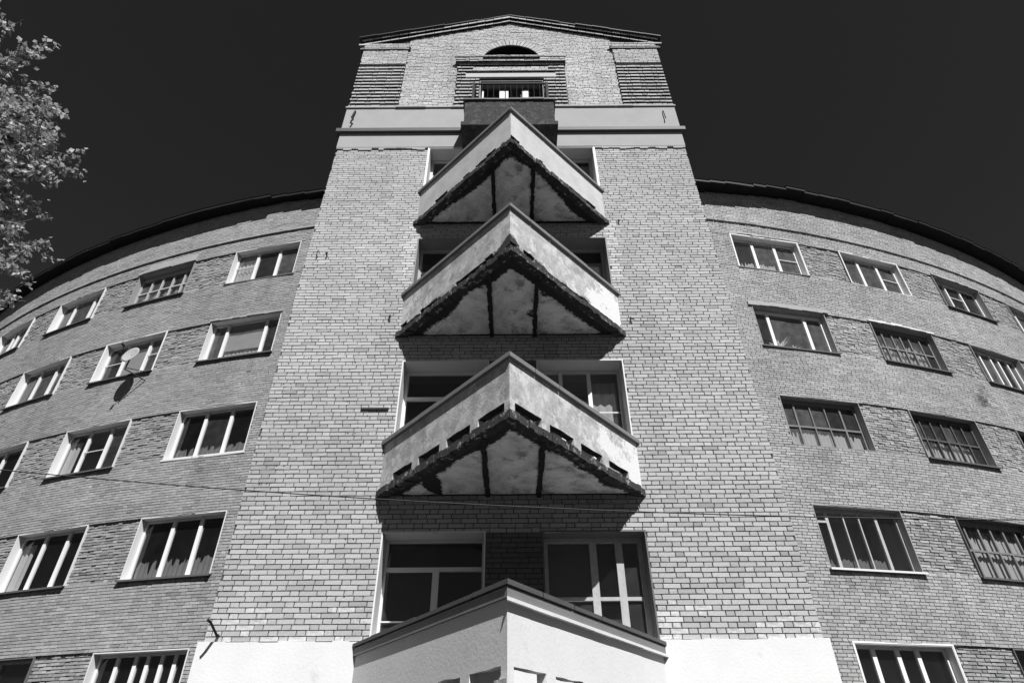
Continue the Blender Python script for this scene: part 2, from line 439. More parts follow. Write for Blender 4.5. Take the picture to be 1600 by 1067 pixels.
# plain brick body
rects += cut(-TW, TW, PL_TOP-.1, 12.5, -.019, main_ops)
b1 = lay(-TW, TW, PL_TOP, 6.62, openings=main_ops, bond='flemish', tone=(1.12, .045))
b2 = lay(-TW, TW, 6.62, 12.47, openings=main_ops, bond='american', tone=(1.16, .055))
body = [(a, b, c, d, e, t*(.3 if abs((a+b)/2) < .43 and any(zt-HT < (c+d)/2 < zt for zt in TLV[:3]) else 1)) for (a, b, c, d, e, t) in weather(b1+b2, amp=.07)]  # pier bricks between the doors darkened to paint in balcony shade
# rake of the gable: the brick field stops under it
RX, RZ0, RZ1 = TW, 17.22, 18.50
def rake(s): return RZ1-(RZ1-RZ0)*abs(s)/RX
ARC, ARZ, ARR = .03, 16.42, .84
UP0 = 14.16
def gable_span(z):
    w = RX if z < RZ0 else RX*(RZ1-z)/(RZ1-RZ0)
    sp = [(-w, w)]
    if ARZ < z < ARZ+ARR+.25:
        h = math.sqrt(max(0, (ARR+.25)**2-(z-ARZ)**2))
        sp = [(-w, ARC-h), (ARC+h, w)]
    return sp
top_ops = [ATT]
RUL, RUR, RUT = -4.28, -2.98, 16.22
# field between the rusticated strips
cen0, cen1, cenT = -1.50, 1.52, 16.22
topb = []; wedge = []
def notz(a, b): return lambda z: [(max(p, a), min(q, b)) for p, q in gable_span(z) if min(q, b) > max(p, a)]
topb += lay(-2.98, -1.50, UP0, 16.3, bond='flemish', tone=(1.28, .07), jit=.003)
topb += lay(1.52, 2.98, UP0, 16.3, bond='flemish', tone=(1.28, .07), jit=.003)
topb += lay(-2.98, 2.98, 16.3, RZ1, bond='flemish', tone=(1.24, .07), jit=.003, span=gable_span)
# corner pilasters above the grooves
for sg in (-1, 1):
    a, b = (-TW, -2.98) if sg < 0 else (2.98, TW)
    topb += lay(a, b, 16.22, 17.2, tone=(1.2, .07), d=.05, jit=.002)
    # grooved strip: dark mortar shows between courses, in place of groove shade
    k0 = math.floor(UP0/COURSE)+1
    for k in range(k0, math.floor(16.22/COURSE)):
        z = k*COURSE
        if k % 2: wedge += lay(a, b, z, z+COURSE-.016, tone=(1.2, .10), d=.05, jit=.004)
        elif False: topb += lay(a+.05, b-.05, z, z+COURSE-.006, tone=(.7, .12), d=-.055, jit=.004)
    # two-course cap, each course further out, returning round the end
    zc = 16.98
    e = .10
    wedge += lay(a-(e if sg < 0 else e*.6), b+(e*.6 if sg < 0 else e), zc-.03, zc+.035, d=.085, tone=(1.25, .08))
    wedge += lay(a-(e+.05 if sg < 0 else e), b+(e if sg < 0 else e+.05), zc+.095, zc+.158, d=.135, tone=(1.25, .08))
# grooved surround of the attic window, dark mortar again for groove shade
k0 = math.floor(UP0/COURSE)+1
for k in range(k0, math.floor(16.25/COURSE)):
    z = k*COURSE
    segs = [(cen0, ATT[0]-.02), (ATT[1]+.02, cen1)] if z < 15.46 else [(cen0, cen1)]
    if 15.5 < z < 15.74: segs = [(cen0, -1.24), (1.26, cen1)]
    if 15.88 < z < 16.10: segs = [(cen0, -1.05), (1.07, cen1)]
    for a, b in segs:
        if k % 2: wedge += lay(a, b, z, z+COURSE-.016, tone=(1.2, .1), d=.05, jit=.004)
        elif False: topb += lay(a, b, z, z+COURSE-.006, tone=(.7, .12), d=-.055, jit=.004)
topb += lay(-1.05, 1.07, 15.90, 16.10, tone=(1.3, .1), d=.03, jit=.004)
wedge += lay(cen0-.04, cen1+.04, 16.235, 16.30, d=.12, tone=(1.25, .1), jit=.004)
wedge += lay(cen0-.09, cen1+.09, 16.36, 16.425, d=.18, tone=(1.25, .1), jit=.004)
wedge = [b for b in wedge if not (ATT[0] < (b[0]+b[1])/2 < ATT[1] and ATT[2] < (b[2]+b[3])/2 < ATT[3])]
topb = [b for b in topb if not (ATT[0] < (b[0]+b[1])/2 < ATT[1] and ATT[2] < (b[2]+b[3])/2 < ATT[3])]
# raking cornice: two courses on the slope (bricks set along the rake)
topb = weather(topb, amp=.08); wedge = weather(wedge, amp=.08)
TWALL = backing('tower_wall', rects, tmap, BLD, M['mortar'])
tag(TWALL, 'flat brick front of the projecting tower')
def wash_t(s, z):
    v = 0.
    if z < 2.15: v = max(v, (random.uniform(.25, .62) if random.random() < .38*(2.3-z)/.6+1.2*max(0, n3(s*1.1, z*3, 5)) else .05))
    for zt, st in ((9.48, .58), (6.33, .16), (3.5, .24)):
        for sg in (-1, 1):
            dd = abs(abs(s)-2.16); dz = max(0, abs(z-(zt-.35))-.75)
            v = max(v, st*max(0, 1-dd/.42)*max(0, 1-dz/.5))
    if n3(s*.8, z*.8, 9) > .5: v = max(v, .22)
    return v+random.uniform(-.07, .10)
if True:
    # the 300 bricks that show largest are objects of their own
    def size(b):
        s, z = (b[0]+b[1])/2, (b[2]+b[3])/2
        if (abs(s) < 2.28 and z < 2.4) or abs(s) < .6: return 0
        z_ = TD*math.cos(TH)+z*math.sin(TH)
        return (b[1]-b[0])*(b[3]-b[2])/z_**3*(1 if b[3]-b[2] > .05 else .2)
    order = sorted(range(len(body)), key=lambda i: -size(body[i])); big = set(order[:300])
    rest = [b for i, b in enumerate(body) if i not in big]
    variants = {}
    for i in order[:300]:
        b = body[i]; wdt = b[1]-b[0]; kind = 's' if wdt > .19 else 'h'
        wv = wash_t((b[0]+b[1])/2, (b[2]+b[3])/2); wb = 0 if wv < .18 else (1 if wv < .42 else 2)
        key = (kind, random.randrange(6), wb)
        if key not in variants:
            L0 = .249 if kind == 's' else .119; H0 = COURSE-JOINT
            mb = MB(); jj = lambda: random.gauss(0, .0022)
            fr = [(-L0/2+.0025+jj(), -H0/2+.002+jj()*.7), (L0/2-.0025+jj(), -H0/2+.002+jj()*.7), (L0/2-.0025+jj(), H0/2-.002+jj()*.7), (-L0/2+.0025+jj(), H0/2-.002+jj()*.7)]
            bk = [(-L0/2, -H0/2), (L0/2, -H0/2), (L0/2, H0/2), (-L0/2, H0/2)]
            mb.v = [(x, 0, z) for x, z in fr]+[(x, .005, z) for x, z in bk]+[(x, .06, z) for x, z in bk]
            mb.f = [(0, 1, 2, 3), (11, 10, 9, 8)]+[(p+k, p+(k+1) % 4, q+(k+1) % 4, q+k) for q, p in ((0, 4), (4, 8)) for k in range(4)]
            t = 1.12*(1+random.gauss(0, .05)); mb.a = {'tone': [t]*12, 'wash': [(0, .30, .50)[wb]]*12}
            me = bpy.data.meshes.new('brick'); me.from_pydata(mb.v, [], mb.f); me.materials.append(M['brick'])
            for k, vals in mb.a.items():
                at = me.attributes.new(k, 'FLOAT', 'POINT'); at.data.foreach_set('value', vals)
            variants[key] = (me, L0, H0)
        me, L0, H0 = variants[key]
        o = bpy.data.objects.new('brick', me); COL.objects.link(o); o.parent = TWALL
        p = Vector(tmap((b[0]+b[1])/2, (b[2]+b[3])/2, b[4]))-Vector((0, TD, 0)); o.location = p
        o.scale = (wdt/L0, 1, (b[3]-b[2])/H0)
    allb = rest
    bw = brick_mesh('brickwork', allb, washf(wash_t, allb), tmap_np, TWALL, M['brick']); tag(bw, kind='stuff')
# drill holes and lost corners: flat black discs painted as shaded pits, scattered over the tower and the wings
mb = MB()
random.seed(40)
for i in range(34):
    sg = random.choice((-1, 1)); s_ = sg*random.uniform(2.3, 4.2); z_ = random.uniform(1.9, 11)
    for q in range(random.choice((1, 1, 2))):
        a_ = s_+q*.12; w_ = random.uniform(.008, .016); h_ = random.uniform(.008, .014)
        mb.poly([tmap(a_+w_*math.cos(t)*random.uniform(.7, 1.2), z_+h_*math.sin(t)*random.uniform(.7, 1.2), .006) for t in np.linspace(0, 6.28, 8)[:-1]])
o = mb.build('drill_hole', M['black_rot_pit'], TWALL, loc=(0, TD, 0)); tag(o, kind='stuff')
# gable field
mb = MB()
for a, b in ((-TW-.09, -2.92), (2.92, TW+.09)):
    mb.mbox(tmap, a, b, 16.96, 17.13, -.1, .045)
mb.mbox(tmap, cen0-.05, cen1+.05, 16.22, 16.40, -.02, .08)
mb.build('cap_shade_core', M['mortar'], BLD, loc=(0, TD, 0))  # dark infill behind the cap courses, standing in for their shade
mb = MB()
N = 172
for i in range(N):
    a = -TW+2*TW*i/N; b = -TW+2*TW*(i+1)/N; c = (a+b)/2
    zt = rake(c)+.17
    segs = [(UP0-.2, zt)]
    if abs(c-ARC) < ARR:
        h = math.sqrt(ARR**2-(c-ARC)**2); segs = [(UP0-.2, ARZ), (ARZ+h, zt)]
    dd = -.013
    if abs(c) > 2.98: dd = -.013
    for (p, q) in segs:
        pieces = [(p, q, dd)]
        if (abs(c) > 2.98 or cen0 < c < cen1):
            pieces = [(p, min(q, 16.22), .006), (max(p, 16.22), q, dd)] if q > 16.22 else [(p, q, .006)]  # dark backing brought forward to stand in for deep groove shade
        for (u, v, d) in pieces:
            if ATT[0] < c < ATT[1]:
                if v <= ATT[3]: continue
                u = max(u, ATT[3]) if u < ATT[3] else u
            if v > u: mb.quad(tmap(a, u, d), tmap(b, u, d), tmap(b, v, d), tmap(a, v, d))
GW = mb.build('gable_wall', M['mortar'], BLD, loc=(0, TD, 0))
ddummy = 0
def wash_g(s, z): return (.30 if (z < 15.6 and 1.5 < abs(s) < 3 and n3(s*1.5, z*1.5, 2) > -.05) else .05)+random.uniform(-.1, .14)
wo_ = brick_mesh('brick_course', wedge, washf(wash_g, wedge), tmap_np, GW, M['brick'], thick=.047, under=.052); tag(wo_, kind='stuff')  # undersides sloped out of view so the dark gaps read as shade
# voussoirs of the arch
vou = MB(); tones = []; 
nv = 27
for i in range(nv):
    a0 = math.pi*(i+.08)/nv; a1 = math.pi*(i+.92)/nv
    P = []
    for d in (.012+random.uniform(-.004, .004), -.025):
        for (r, a) in ((ARR, a0), (ARR+.245, a0), (ARR+.245, a1), (ARR, a1)):
            s_, z_ = ARC+r*math.cos(a), ARZ+r*math.sin(a)
            P.append(tmap(s_, z_, d))
    vou.hexa([P[4], P[5], P[6], P[7], P[0], P[1], P[2], P[3]]); t = 1.22*(1+random.gauss(0, .09)); tones += [t]*8
vou.a = {'tone': tones, 'wash': [0.0]*len(tones)}
# rake bricks
rk = MB(); rt = []
sl_ = math.atan((RZ1-RZ0)/RX)
for lev, (dz, dd) in enumerate(((-.005, .075), (.105, .13))):
    for sg in (-1, 1):
        x = 0
        while x < RX+.05:
            x1 = min(RX+.08, x+.25)
            q = []
            for d in (-.1, dd+random.uniform(-.004, .004)):
                lift_ = .055 if d < 0 else 0  # lower back edge raised so the dark backing shows as shade
                for (s_, up) in ((x+.006, lift_), (x1-.006, lift_), (x1-.006, .068), (x+.006, .068)):
                    q.append(tmap(sg*s_, rake(s_)+dz+up, d if d > 0 else dd-.045))
            if sg > 0: rk.hexa(q)
            else: rk.hexa([q[1], q[0], q[3], q[2], q[5], q[4], q[7], q[6]])
            rt += [1.25*(1+random.gauss(0, .09))]*8; x = x1+.004
rk.a = {'tone': rt, 'wash': [0.]*len(rt)}
o = brick_mesh('brickwork', topb, washf(wash_g, topb), tmap_np, GW, M['brick'], thick=.16); tag(o, kind='stuff')
vo = vou.build('arch_ring', M['brick'], GW, loc=(0, TD, 0), fix=True); tag(vo, kind='stuff')
ro = rk.build('rake_course', M['brick'], GW, loc=(0, TD, 0), fix=True); tag(ro, kind='stuff')
# arch recess
ar = MB(); n = 24
for i in range(n):
    a0, a1 = math.pi*i/n, math.pi*(i+1)/n
    p = lambda a, d: tmap(ARC+ARR*math.cos(a), ARZ+ARR*math.sin(a), d)
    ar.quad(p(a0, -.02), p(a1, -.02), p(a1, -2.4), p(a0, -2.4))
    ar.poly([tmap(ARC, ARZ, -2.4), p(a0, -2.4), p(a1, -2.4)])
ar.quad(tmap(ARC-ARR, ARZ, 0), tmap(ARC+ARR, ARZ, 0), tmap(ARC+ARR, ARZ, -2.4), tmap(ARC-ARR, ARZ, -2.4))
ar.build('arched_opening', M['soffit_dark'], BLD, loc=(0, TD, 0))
# roof of the tower: metal sheets over the gable, overhanging front and sides
rf = MB()
for sg in (-1, 1):
    n = 9
    for i in range(n):
        x0, x1 = (RX+.16)*i/n, (RX+.16)*(i+1)/n
        ft = .155+random.uniform(-.012, .012)+.05*(i/n)
        lift = .19+random.uniform(-.006, .008)
        q = []
        for z_ in (0, .035):
            for (s_, y_) in ((x0, ft), (x1, ft), (x1, -6.5), (x0, -6.5)):
                q.append((sg*s_*taper(17.5), TD-y_, rake(s_)+lift+z_+GZ))
        rf.hexa([Vector(v) for v in q])
rf.build('tower_roof', M['roof'], BLD, loc=(0, TD, 0), fix=True)
# plaster bands and ledges
mb = MB()
for (a, b) in ((-TW-.01, ATT[0]-.3), (ATT[1]+.2, TW+.01)):
    mb.mbox(tmap, a, b, 13.22, 14.15, -.12, .035)
mb.mbox(tmap, ATT[0]-.3, ATT[1]+.2, 12.56, 13.05, -.12, .032)
for sgn, a, b in ((-1, -TW-.005, ATT[0]-.3), (1, ATT[1]+.2, TW+.005)):
    mb.mbox(tmap, a, b, 12.56, 13.10, -.12, .03)
# ragged lower rim of the render
x = -TW
while x < TW:
    y = x+random.uniform(.05, .22)
    y = min(y, TW)
    lo = 12.49+random.uniform(-.03, .05)
    if not any(o[0] < y and o[1] > x for o in t_open if abs(o[3]-12.54) < .1):
        mb.mbox(tmap, x, y, lo, 12.56, -.05, .025)
    x = y
mb.build('rendered_band', M['stucco_band'], BLD, loc=(0, TD, 0))
mb = MB(); mb.mbox(tmap, -TW-.10, TW+.10, 13.10, 13.22, -.12, .11); mb.build('ledge', M['coping_dark'], BLD, loc=(0, TD, 0))  # whole ledge coloured dark for the shade on its underside
for xa, xb in ((-TW-.04, ATT[0]-.1), (ATT[1]+.1, TW+.04)):
    mb = MB(); x = xa
    while x < xb-.01:
        y = min(xb, x+random.uniform(.4, .9)); zz = 14.15+random.uniform(-.006, .006)
        mb.mbox(tmap, x, y, zz, zz+.05, -.1, .075+random.uniform(-.01, .01)); x = y
    mb.build('ledge', M['stucco_band'], BLD, loc=(0, TD, 0))
# lintel over the attic window
mb = MB(); mb.mbox(tmap, -1.24, 1.26, 15.52, 15.70, -.15, .07)
mb.build('lintel', M['curtain'], BLD, loc=(0, TD, 0))
# sides of the tower and plinth
mb = MB()
for sg in (-1, 1):
    zz = [-1.6]+list(np.linspace(8, 17.2, 6))
    for a, b in zip(zz, zz[1:]):
        p = [tmap(sg*TW, a, -.02), tmap(sg*TW, a, -7), tmap(sg*TW, b, -7), tmap(sg*TW, b, -.02)]
        mb.quad(*p)
mb.build('tower_side_wall', M['stucco_band'], BLD, loc=(0, TD, 0))
mb = MB(); x = -TW-.06
while x < TW+.06:
    y = min(TW+.06, x+random.uniform(.08, .3)); zt = PL_TOP-.012+random.uniform(-.010, .012)
    mb.mbox(tmap, x, y, -1.6, zt, -.5, .045)
    x = y
mb.build('plinth', M['stucco_white'], BLD, loc=(0, TD, 0))
# ------------------------------------------------------------------ windows
def window(mp, s0, s1, z0, z1, rec=.19, frame='pvc', mulls=(.33, .67), mw=.10, bars=(), reveal='reveal_white', sill='sill',
           trim=False, mtop=1., transoms=(), head_board=0., fw=.06, double=False, label=None, dust=(0, 1), sillout=.09, glass_tilt=None, thin=()):
    cxp = mp((s0+s1)/2, z0, -rec)
    W = empty('window', cxp, BLD)
    if label: W['label'] = label
    loc = cxp
    mb = MB(); t = .022
    mb.mbox(mp, s0-.002, s0+t, z0, z1, -rec-.04, .006)
    mb.mbox(mp, s1-t, s1+.002, z0, z1, -rec-.04, .006)
    mb.mbox(mp, s0+t, s1-t, z1-t, z1+.002, -rec-.04, .006)
    mb.mbox(mp, s0+t, s1-t, z0-.002, z0+.015, -rec-.04, .004)
    mb.build('reveal', M[reveal], W, loc=loc)
    if trim:
        mb = MB()
        mb.mbox(mp, s0-.03, s0+.004, z0, z1+.03, -.01, .016); mb.mbox(mp, s1-.004, s1+.03, z0, z1+.03, -.01, .016)
        mb.mbox(mp, s0+.004, s1-.004, z1-.004, z1+.03, -.01, .016)
        mb.build('trim', M['pvc'], W, loc=loc)
    a, b, c, d = s0+t, s1-t, z0+.015, z1-t-head_board
    mb = MB(); f0, f1 = -rec-.065, -rec
    mb.mbox(mp, a, a+fw, c, d, f0, f1); mb.mbox(mp, b-fw, b, c, d, f0, f1)
    mb.mbox(mp, a+fw, b-fw, c, c+fw, f0, f1); mb.mbox(mp, a+fw, b-fw, d-fw, d, f0, f1)
    if head_board: mb.mbox(mp, a, b, d, z1-t, f0, f1-.01)
    mb.build('frame', M[frame], W, loc=loc)
    xs = [a+fw]
    for q in mulls:
        x = a+(b-a)*q; hw = mw/2
        for th in thin:
            if abs(th-q) < 1e-6: hw = .016
        mb = MB(); mb.mbox(mp, x-hw, x+hw, c+fw, (d-fw if mtop == 1. else c+(d-c)*mtop-.02), f0+.004, f1+.006); mb.build('mullion', M[frame], W, loc=loc)
        xs += [x-hw, x+hw]
    xs.append(b-fw)
    for q in transoms:
        z = c+(d-c)*q[0]; i0, i1 = (q[1], q[2]) if len(q) > 1 else (0, len(mulls))
        mb = MB()
        if mtop < 1: mb.mbox(mp, xs[0], xs[-1], z-.03, z+.03, f0+.002, f1+.004)
        for i in (range(i0, i1+1) if mtop == 1. else ()): mb.mbox(mp, xs[2*i], xs[2*i+1], z-.025, z+.025, f0+.002, f1+.003)
        mb.build('transom', M[frame], W, loc=loc)
    for (i, q) in bars:
        z = c+(d-c)*q; mb = MB(); mb.mbox(mp, xs[2*i], xs[2*i+1], z-.009, z+.009, f1-.01, f1+.012); mb.build('glazing_bar', M[frame], W, loc=loc)
    for i in range(len(xs)//2):
        p, q = xs[2*i]-.004, xs[2*i+1]+.004
        if mtop < 1:      # the glass above the transom runs on over the short mullion
            p = xs[0]-.004 if i == 0 else (xs[2*i-1]+xs[2*i])/2+.001
            q = xs[-1]+.004 if i == len(xs)//2-1 else (xs[2*i+1]+xs[2*i+2])/2-.001
        ti = random.uniform(-.006, .006); tj = random.uniform(-.006, .006)
        mb = MB(); y = -rec-.035
        mb.quad(mp(p, c+fw-.004, y+ti), mp(q, c+fw-.004, y-ti), mp(q, d-fw+.004, y-ti+tj), mp(p, d-fw+.004, y+ti+tj))
        mb.build('pane', M['glass%d' % random.choice(dust)], W, loc=loc)
    if double:     # second, inner row of old sashes
        mb = MB(); g0 = -rec-.24
        for q in [x+.012 for x in (0.01,)+tuple(mulls)+(.96,)]:
            x = a+(b-a)*q; mb.mbox(mp, x-.04, x+.04, c, d, g0-.05, g0)
        z = c+(d-c)*.5; mb.mbox(mp, a, b, z-.02, z+.02, g0-.045, g0-.003)
        mb.build('inner_sash', M[frame], W, loc=loc)
    if sill:
        mb = MB(); zz = z0-.004
        mb.hexa([mp(s0-.04, zz-.028, sillout), mp(s1+.04, zz-.028, sillout), mp(s1+.04, zz-.022, -rec+.02), mp(s0-.04, zz-.022, -rec+.02),
                 mp(s0-.04, zz-.008, sillout), mp(s1+.04, zz-.008, sillout), mp(s1+.04, zz+.016, -rec+.02), mp(s0-.04, zz+.016, -rec+.02)])
        mb.mbox(mp, s0-.04, s1+.04, zz-.055, zz-.028, sillout-.012, sillout)
        mb.build('sill', M[sill], W, loc=loc)
    r = MB(); rd = -rec-1.3; e = .25; y0 = -rec-.07
    A = [mp(s0-e, z0-.3, y0), mp(s1+e, z0-.3, y0), mp(s1+e, z1+.2, y0), mp(s0-e, z1+.2, y0)]
    B = [mp(s0-e, z0-.3, rd), mp(s1+e, z0-.3, rd), mp(s1+e, z1+.2, rd), mp(s0-e, z1+.2, rd)]
    for k in range(4): r.quad(A[k], A[(k+1) % 4], B[(k+1) % 4], B[k])
    r.quad(*B); r.build('room', M[random.choice(('room', 'room', 'room_pale', 'room_mid'))], W, loc=loc)
    return W
ROW = ['lowest row', 'fourth row down', 'third row down', 'second row down', 'top row']
CN = ['nearest the tower', 'second from the tower', 'third from the tower', 'fourth from the tower', 'fifth from the tower']
def curtain(mp, s0, s1, z0, z1, dep, label, ragged=.0, name='curtain', m='curtain', amp=.02):
    mb = MB(); n = max(6, int((s1-s0)/.025)); nz = 5
    tops = [z1-ragged*abs(n3(i*.23, s0, 2))*1.6 for i in range(n+1)]
    for i in range(n+1):
        s = s0+(s1-s0)*i/n
        for k in range(nz):
            f = k/(nz-1)
            mb.v.append(mp(s, z0+(tops[i]-z0)*f, -dep+amp*math.sin(i*1.15+.5*math.sin(i*.3))*(1-.5*f)))
    for i in range(n):
        for k in range(nz-1):
            a = i*nz+k; mb.f.append((a, a+nz, a+nz+1, a+1))
    o = mb.build(name, M[m], loc=mp((s0+s1)/2, z0, -dep), smooth=amp > 0)
    return tag(o, label, 'curtain' if name == 'curtain' else 'window blind', 'curtains behind the windows' if name == 'curtain' else 'roller blinds')
SPEC = {}
P = dict
def put(k, **a): SPEC[k] = a
# left wing: (side, row, column)
put(('L', 4, 0), bars=[(0, .55)], sillout=.03, fw=.05)
put(('L', 4, 1), frame='wood_pale', mulls=(.22, .42, .62, .82), mw=.06, transoms=[(.5,)], reveal='reveal_grey', sill='sill', double=True, head_board=.10)
put(('L', 4, 2), mulls=(.30, .74), thin=())
put(('L', 4, 3), mulls=(.35, .5, .78))
put(('L', 3, 0), mulls=(.22, .78), reveal='reveal_white')
put(('L', 3, 1), mulls=(.33, .72), bars=[(0, .5), (2, .55)], trim=True)
put(('L', 3, 2), mulls=(.33, .68))
put(('L', 3, 3), mulls=(.4, .7))
put(('L', 2, 0), sill='sill_white', sillout=.02)
put(('L', 2, 1), bars=[(1, .5)], mulls=(.34, .68))
put(('L', 2, 2), mulls=(.5,), reveal='reveal_white')
put(('L', 1, 0), mulls=(.36, .69))
put(('L', 1, 1), mulls=(.36, .70))
put(('L', 0, 0), mulls=(.22, .42, .55, .70, .84), mw=.09, sill='sill')
put(('L', 0, 1), frame='wood_pale', mulls=(.5,), reveal='reveal_dark')
# right wing
put(('R', 4, 0), bars=[(2, .5)], trim=True, sillout=.03)
put(('R', 4, 1), bars=[(2, .5)], trim=True, sillout=.0, sill=None)
put(('R', 4, 2), bars=[(1, .55)], reveal='reveal_grey', mulls=(.3, .62), mw=.07)
put(('R', 4, 3), mulls=(.3, .65), reveal='reveal_grey')
put(('R', 3, 0), mulls=(.22, .74), reveal='reveal_grey', sill='sill', sillout=.06, head_board=.06)
put(('R', 3, 1), frame='wood_grey', mulls=(.2, .36, .5, .64, .82), mw=.05, transoms=[(.5,)], reveal='reveal_grey', double=True, head_board=.08)
put(('R', 3, 2), mulls=(.24, .46, .62, .82), mw=.07, reveal='reveal_grey', sill='sill')
put(('R', 3, 3), frame='wood_grey', reveal='reveal_grey')
put(('R', 2, 0), frame='wood_grey', mulls=(.19, .39, .58, .78), mw=.05, thin=(.39, .58), transoms=[(.46,)], reveal='reveal_grey', sill=None, double=False, head_board=.06)
put(('R', 2, 1), frame='wood_dark', mulls=(.18, .34, .5, .66, .82), mw=.045, transoms=[(.5,)], reveal='reveal_grey', double=True, head_board=.08)
put(('R', 2, 2), frame='wood_dark', mulls=(.25, .5, .75), mw=.05, transoms=[(.5,)], reveal='reveal_grey')
put(('R', 1, 0), frame='wood_pale', mulls=(.17, .36, .54, .74), mw=.075, thin=(.36, .54), transoms=[(.8, 0, 0)], reveal='reveal_grey', sill='sill_white', head_board=.05, fw=.045)
put(('R', 1, 1), frame='wood_grey', mulls=(.14, .33, .5, .68, .86), mw=.05, transoms=[(.5,)], reveal='reveal_dark', double=True, head_board=.08)
put(('R', 0, 0), mulls=(.22, .47, .68), mw=.10, trim=True)
put(('R', 0, 1), frame='wood_grey', mulls=(.5,), reveal='reveal_dark')
for side, SS in (('L', LS), ('R', RS)):
    for k in range(5):
        for c in range(5):
            s = SS[c]; kw = dict(SPEC.get((side, k, c), {}))
            if (side, k, c) not in SPEC: kw = dict(mulls=(.33, .67), reveal='reveal_grey' if side == 'R' else 'reveal_white')
            if side == 'L' and k == 3 and c == 0: pass
            kw.setdefault('dust', (0,) if k <= 1 else (1, 2, 2) if k >= 3 else ((1, 1, 2) if 'wood' in kw.get('frame', '') else (0, 0, 1)))
            window(wmap, s, s+WW, SILLS[k], TOPS[k], **kw)
sidew = {'L': 'left wing', 'R': 'right wing'}
def cur(side, k, c, u0, u1, f0, f1, what, **kw):
    s = (LS if side == 'L' else RS)[c]; z0, z1 = SILLS[k], TOPS[k]
    lab = f"{what}, {sidew[side]}, {ROW[k]}, {CN[c]}"
    return curtain(wmap, s+WW*u0, s+WW*u1, z0+(z1-z0)*f0, z0+(z1-z0)*f1, kw.pop('dep', .30), lab, **kw)
cur('L', 4, 0, .02, .32, .02, .95, 'net curtain drawn to the left', amp=.03)
cur('L', 3, 0, .22, .78, .30, .95, 'pale roller blind half lowered', name='roller_blind', m='blind', amp=0, dep=.27)
cur('L', 3, 0, .24, .72, .02, .26, 'short net curtain under the blind', dep=.33)
cur('L', 3, 1, .34, .71, .05, .84, 'roller blind behind the dish', name='roller_blind', m='blind', amp=0, dep=.27)
cur('L', 2, 0, .03, .97, .02, .30, 'dim short half curtain', ragged=.25, m='curtain_dark')
cur('L', 2, 1, .02, .20, .02, .80, 'net curtain gathered at the left', amp=.03)
cur('L', 1, 0, .03, .97, .02, .36, 'uneven short half curtain', ragged=.3, m='curtain_dark')
cur('L', 1, 1, .02, .20, .02, .85, 'net curtain gathered at the left', amp=.03)
cur('L', 2, 2, .02, .4, .02, .8, 'net curtain', amp=.03)
cur('L', 0, 0, .05, .95, .02, .6, 'pale net curtain', amp=.03, ragged=.3)
cur('L', 4, 1, .05, .95, .02, .75, 'torn pale curtain', amp=.04, ragged=.6, dep=.7)
cur('R', 4, 0, .05, .62, .02, .35, 'bright short curtain', ragged=.25, dep=.29)
cur('R', 2, 0, .04, .96, .02, .42, 'pale half curtain', ragged=.3, dep=.29)
cur('R', 1, 0, .04, .76, .02, .22, 'dark short curtain', ragged=.2, m='curtain_dark')
cur('R', 3, 1, .1, .9, .02, .7, 'torn net curtain', ragged=.5, dep=.34)
cur('R', 2, 1, .1, .9, .02, .5, 'torn net curtain', ragged=.5, dep=.34)
cur('R', 1, 1, .1, .9, .02, .8, 'limp net curtain', ragged=.3, dep=.34)
cur('R', 4, 1, .0, .3, .02, .35, 'short net curtain', ragged=.3, dep=.3)
# rough lintels and patches of render over three windows
def lintel(s0, s1, z0, z1, d, m, label=None):
    mb = MB(); x = s0
    while x < s1-.005:
        y = min(s1, x+random.uniform(.12, .4))
        mb.mbox(wmap, x, y, z0+random.uniform(-.02, .02), z1+random.uniform(-.03, .03), -.02, d+random.uniform(-.004, .004)); x = y
    o = mb.build('lintel', m, BLD, loc=(0, TD, 0))
    if label: o['label'] = label
lintel(RS[0]-.12, RS[0]+WW+.15, TOPS[3]+.005, TOPS[3]+.14, .05, M['stucco_band'])
lintel(RS[1]-.05, RS[1]+WW+.1, TOPS[3]+.005, TOPS[3]+.07, .045, M['reveal_white'])
lintel(LS[1]+.35, LS[1]+WW-.0, TOPS[4]+.12, TOPS[4]+.38, .014, M['stucco_band'], 'smeared patch of grey render')
lintel(LS[1]-.03, LS[1]+WW+.03, TOPS[4]+.01, TOPS[4]+.09, .06, M['stucco_band'])
lintel(RS[2]-.03, RS[2]+WW+.03, TOPS[4]+.01, TOPS[4]+.08, .04, M['stucco_band'])
lintel(RS[0]-.03, RS[0]+WW+.03, TOPS[4]+.06, TOPS[4]+.12, .02, M['stucco_band'])
lintel(LS[0]-.03, LS[0]+WW+.03, TOPS[3]+.005, TOPS[3]+.06, .05, M['stucco_band'])
# balcony doors and windows of the tower
def twin(zt, right, **kw):
    a, b = (.44, 2.02) if right else (-2.0, -.42)
    return window(tmap, a, b, zt-HT, zt, rec=kw.pop('rec', .34), sill=None, **kw)
twin(TLV[0], 0, frame='reveal_white', mulls=(.52,), mw=.10, transoms=[(.80,)], mtop=.8, bars=[(0, .47)], reveal='reveal_white', fw=.04)
twin(TLV[0], 1, frame='wood_pale', mulls=(.5, .76), mw=.11, transoms=[(.60,)], reveal='reveal_dark', rec=.30, fw=.07)
twin(TLV[1], 0, mulls=(.55,), mw=.08, transoms=[(.74,)], mtop=.74, reveal='reveal_white')
twin(TLV[1], 1, mulls=(.28, .62), mw=.07, bars=[(2, .6)], reveal='reveal_white', fw=.05)
twin(TLV[2], 0, frame='wood_pale', mulls=(.5,), mw=.08, transoms=[(.7,)], reveal='reveal_grey')
twin(TLV[2], 1, frame='wood_pale', mulls=(.45,), mw=.08, transoms=[(.55,)], reveal='reveal_grey')
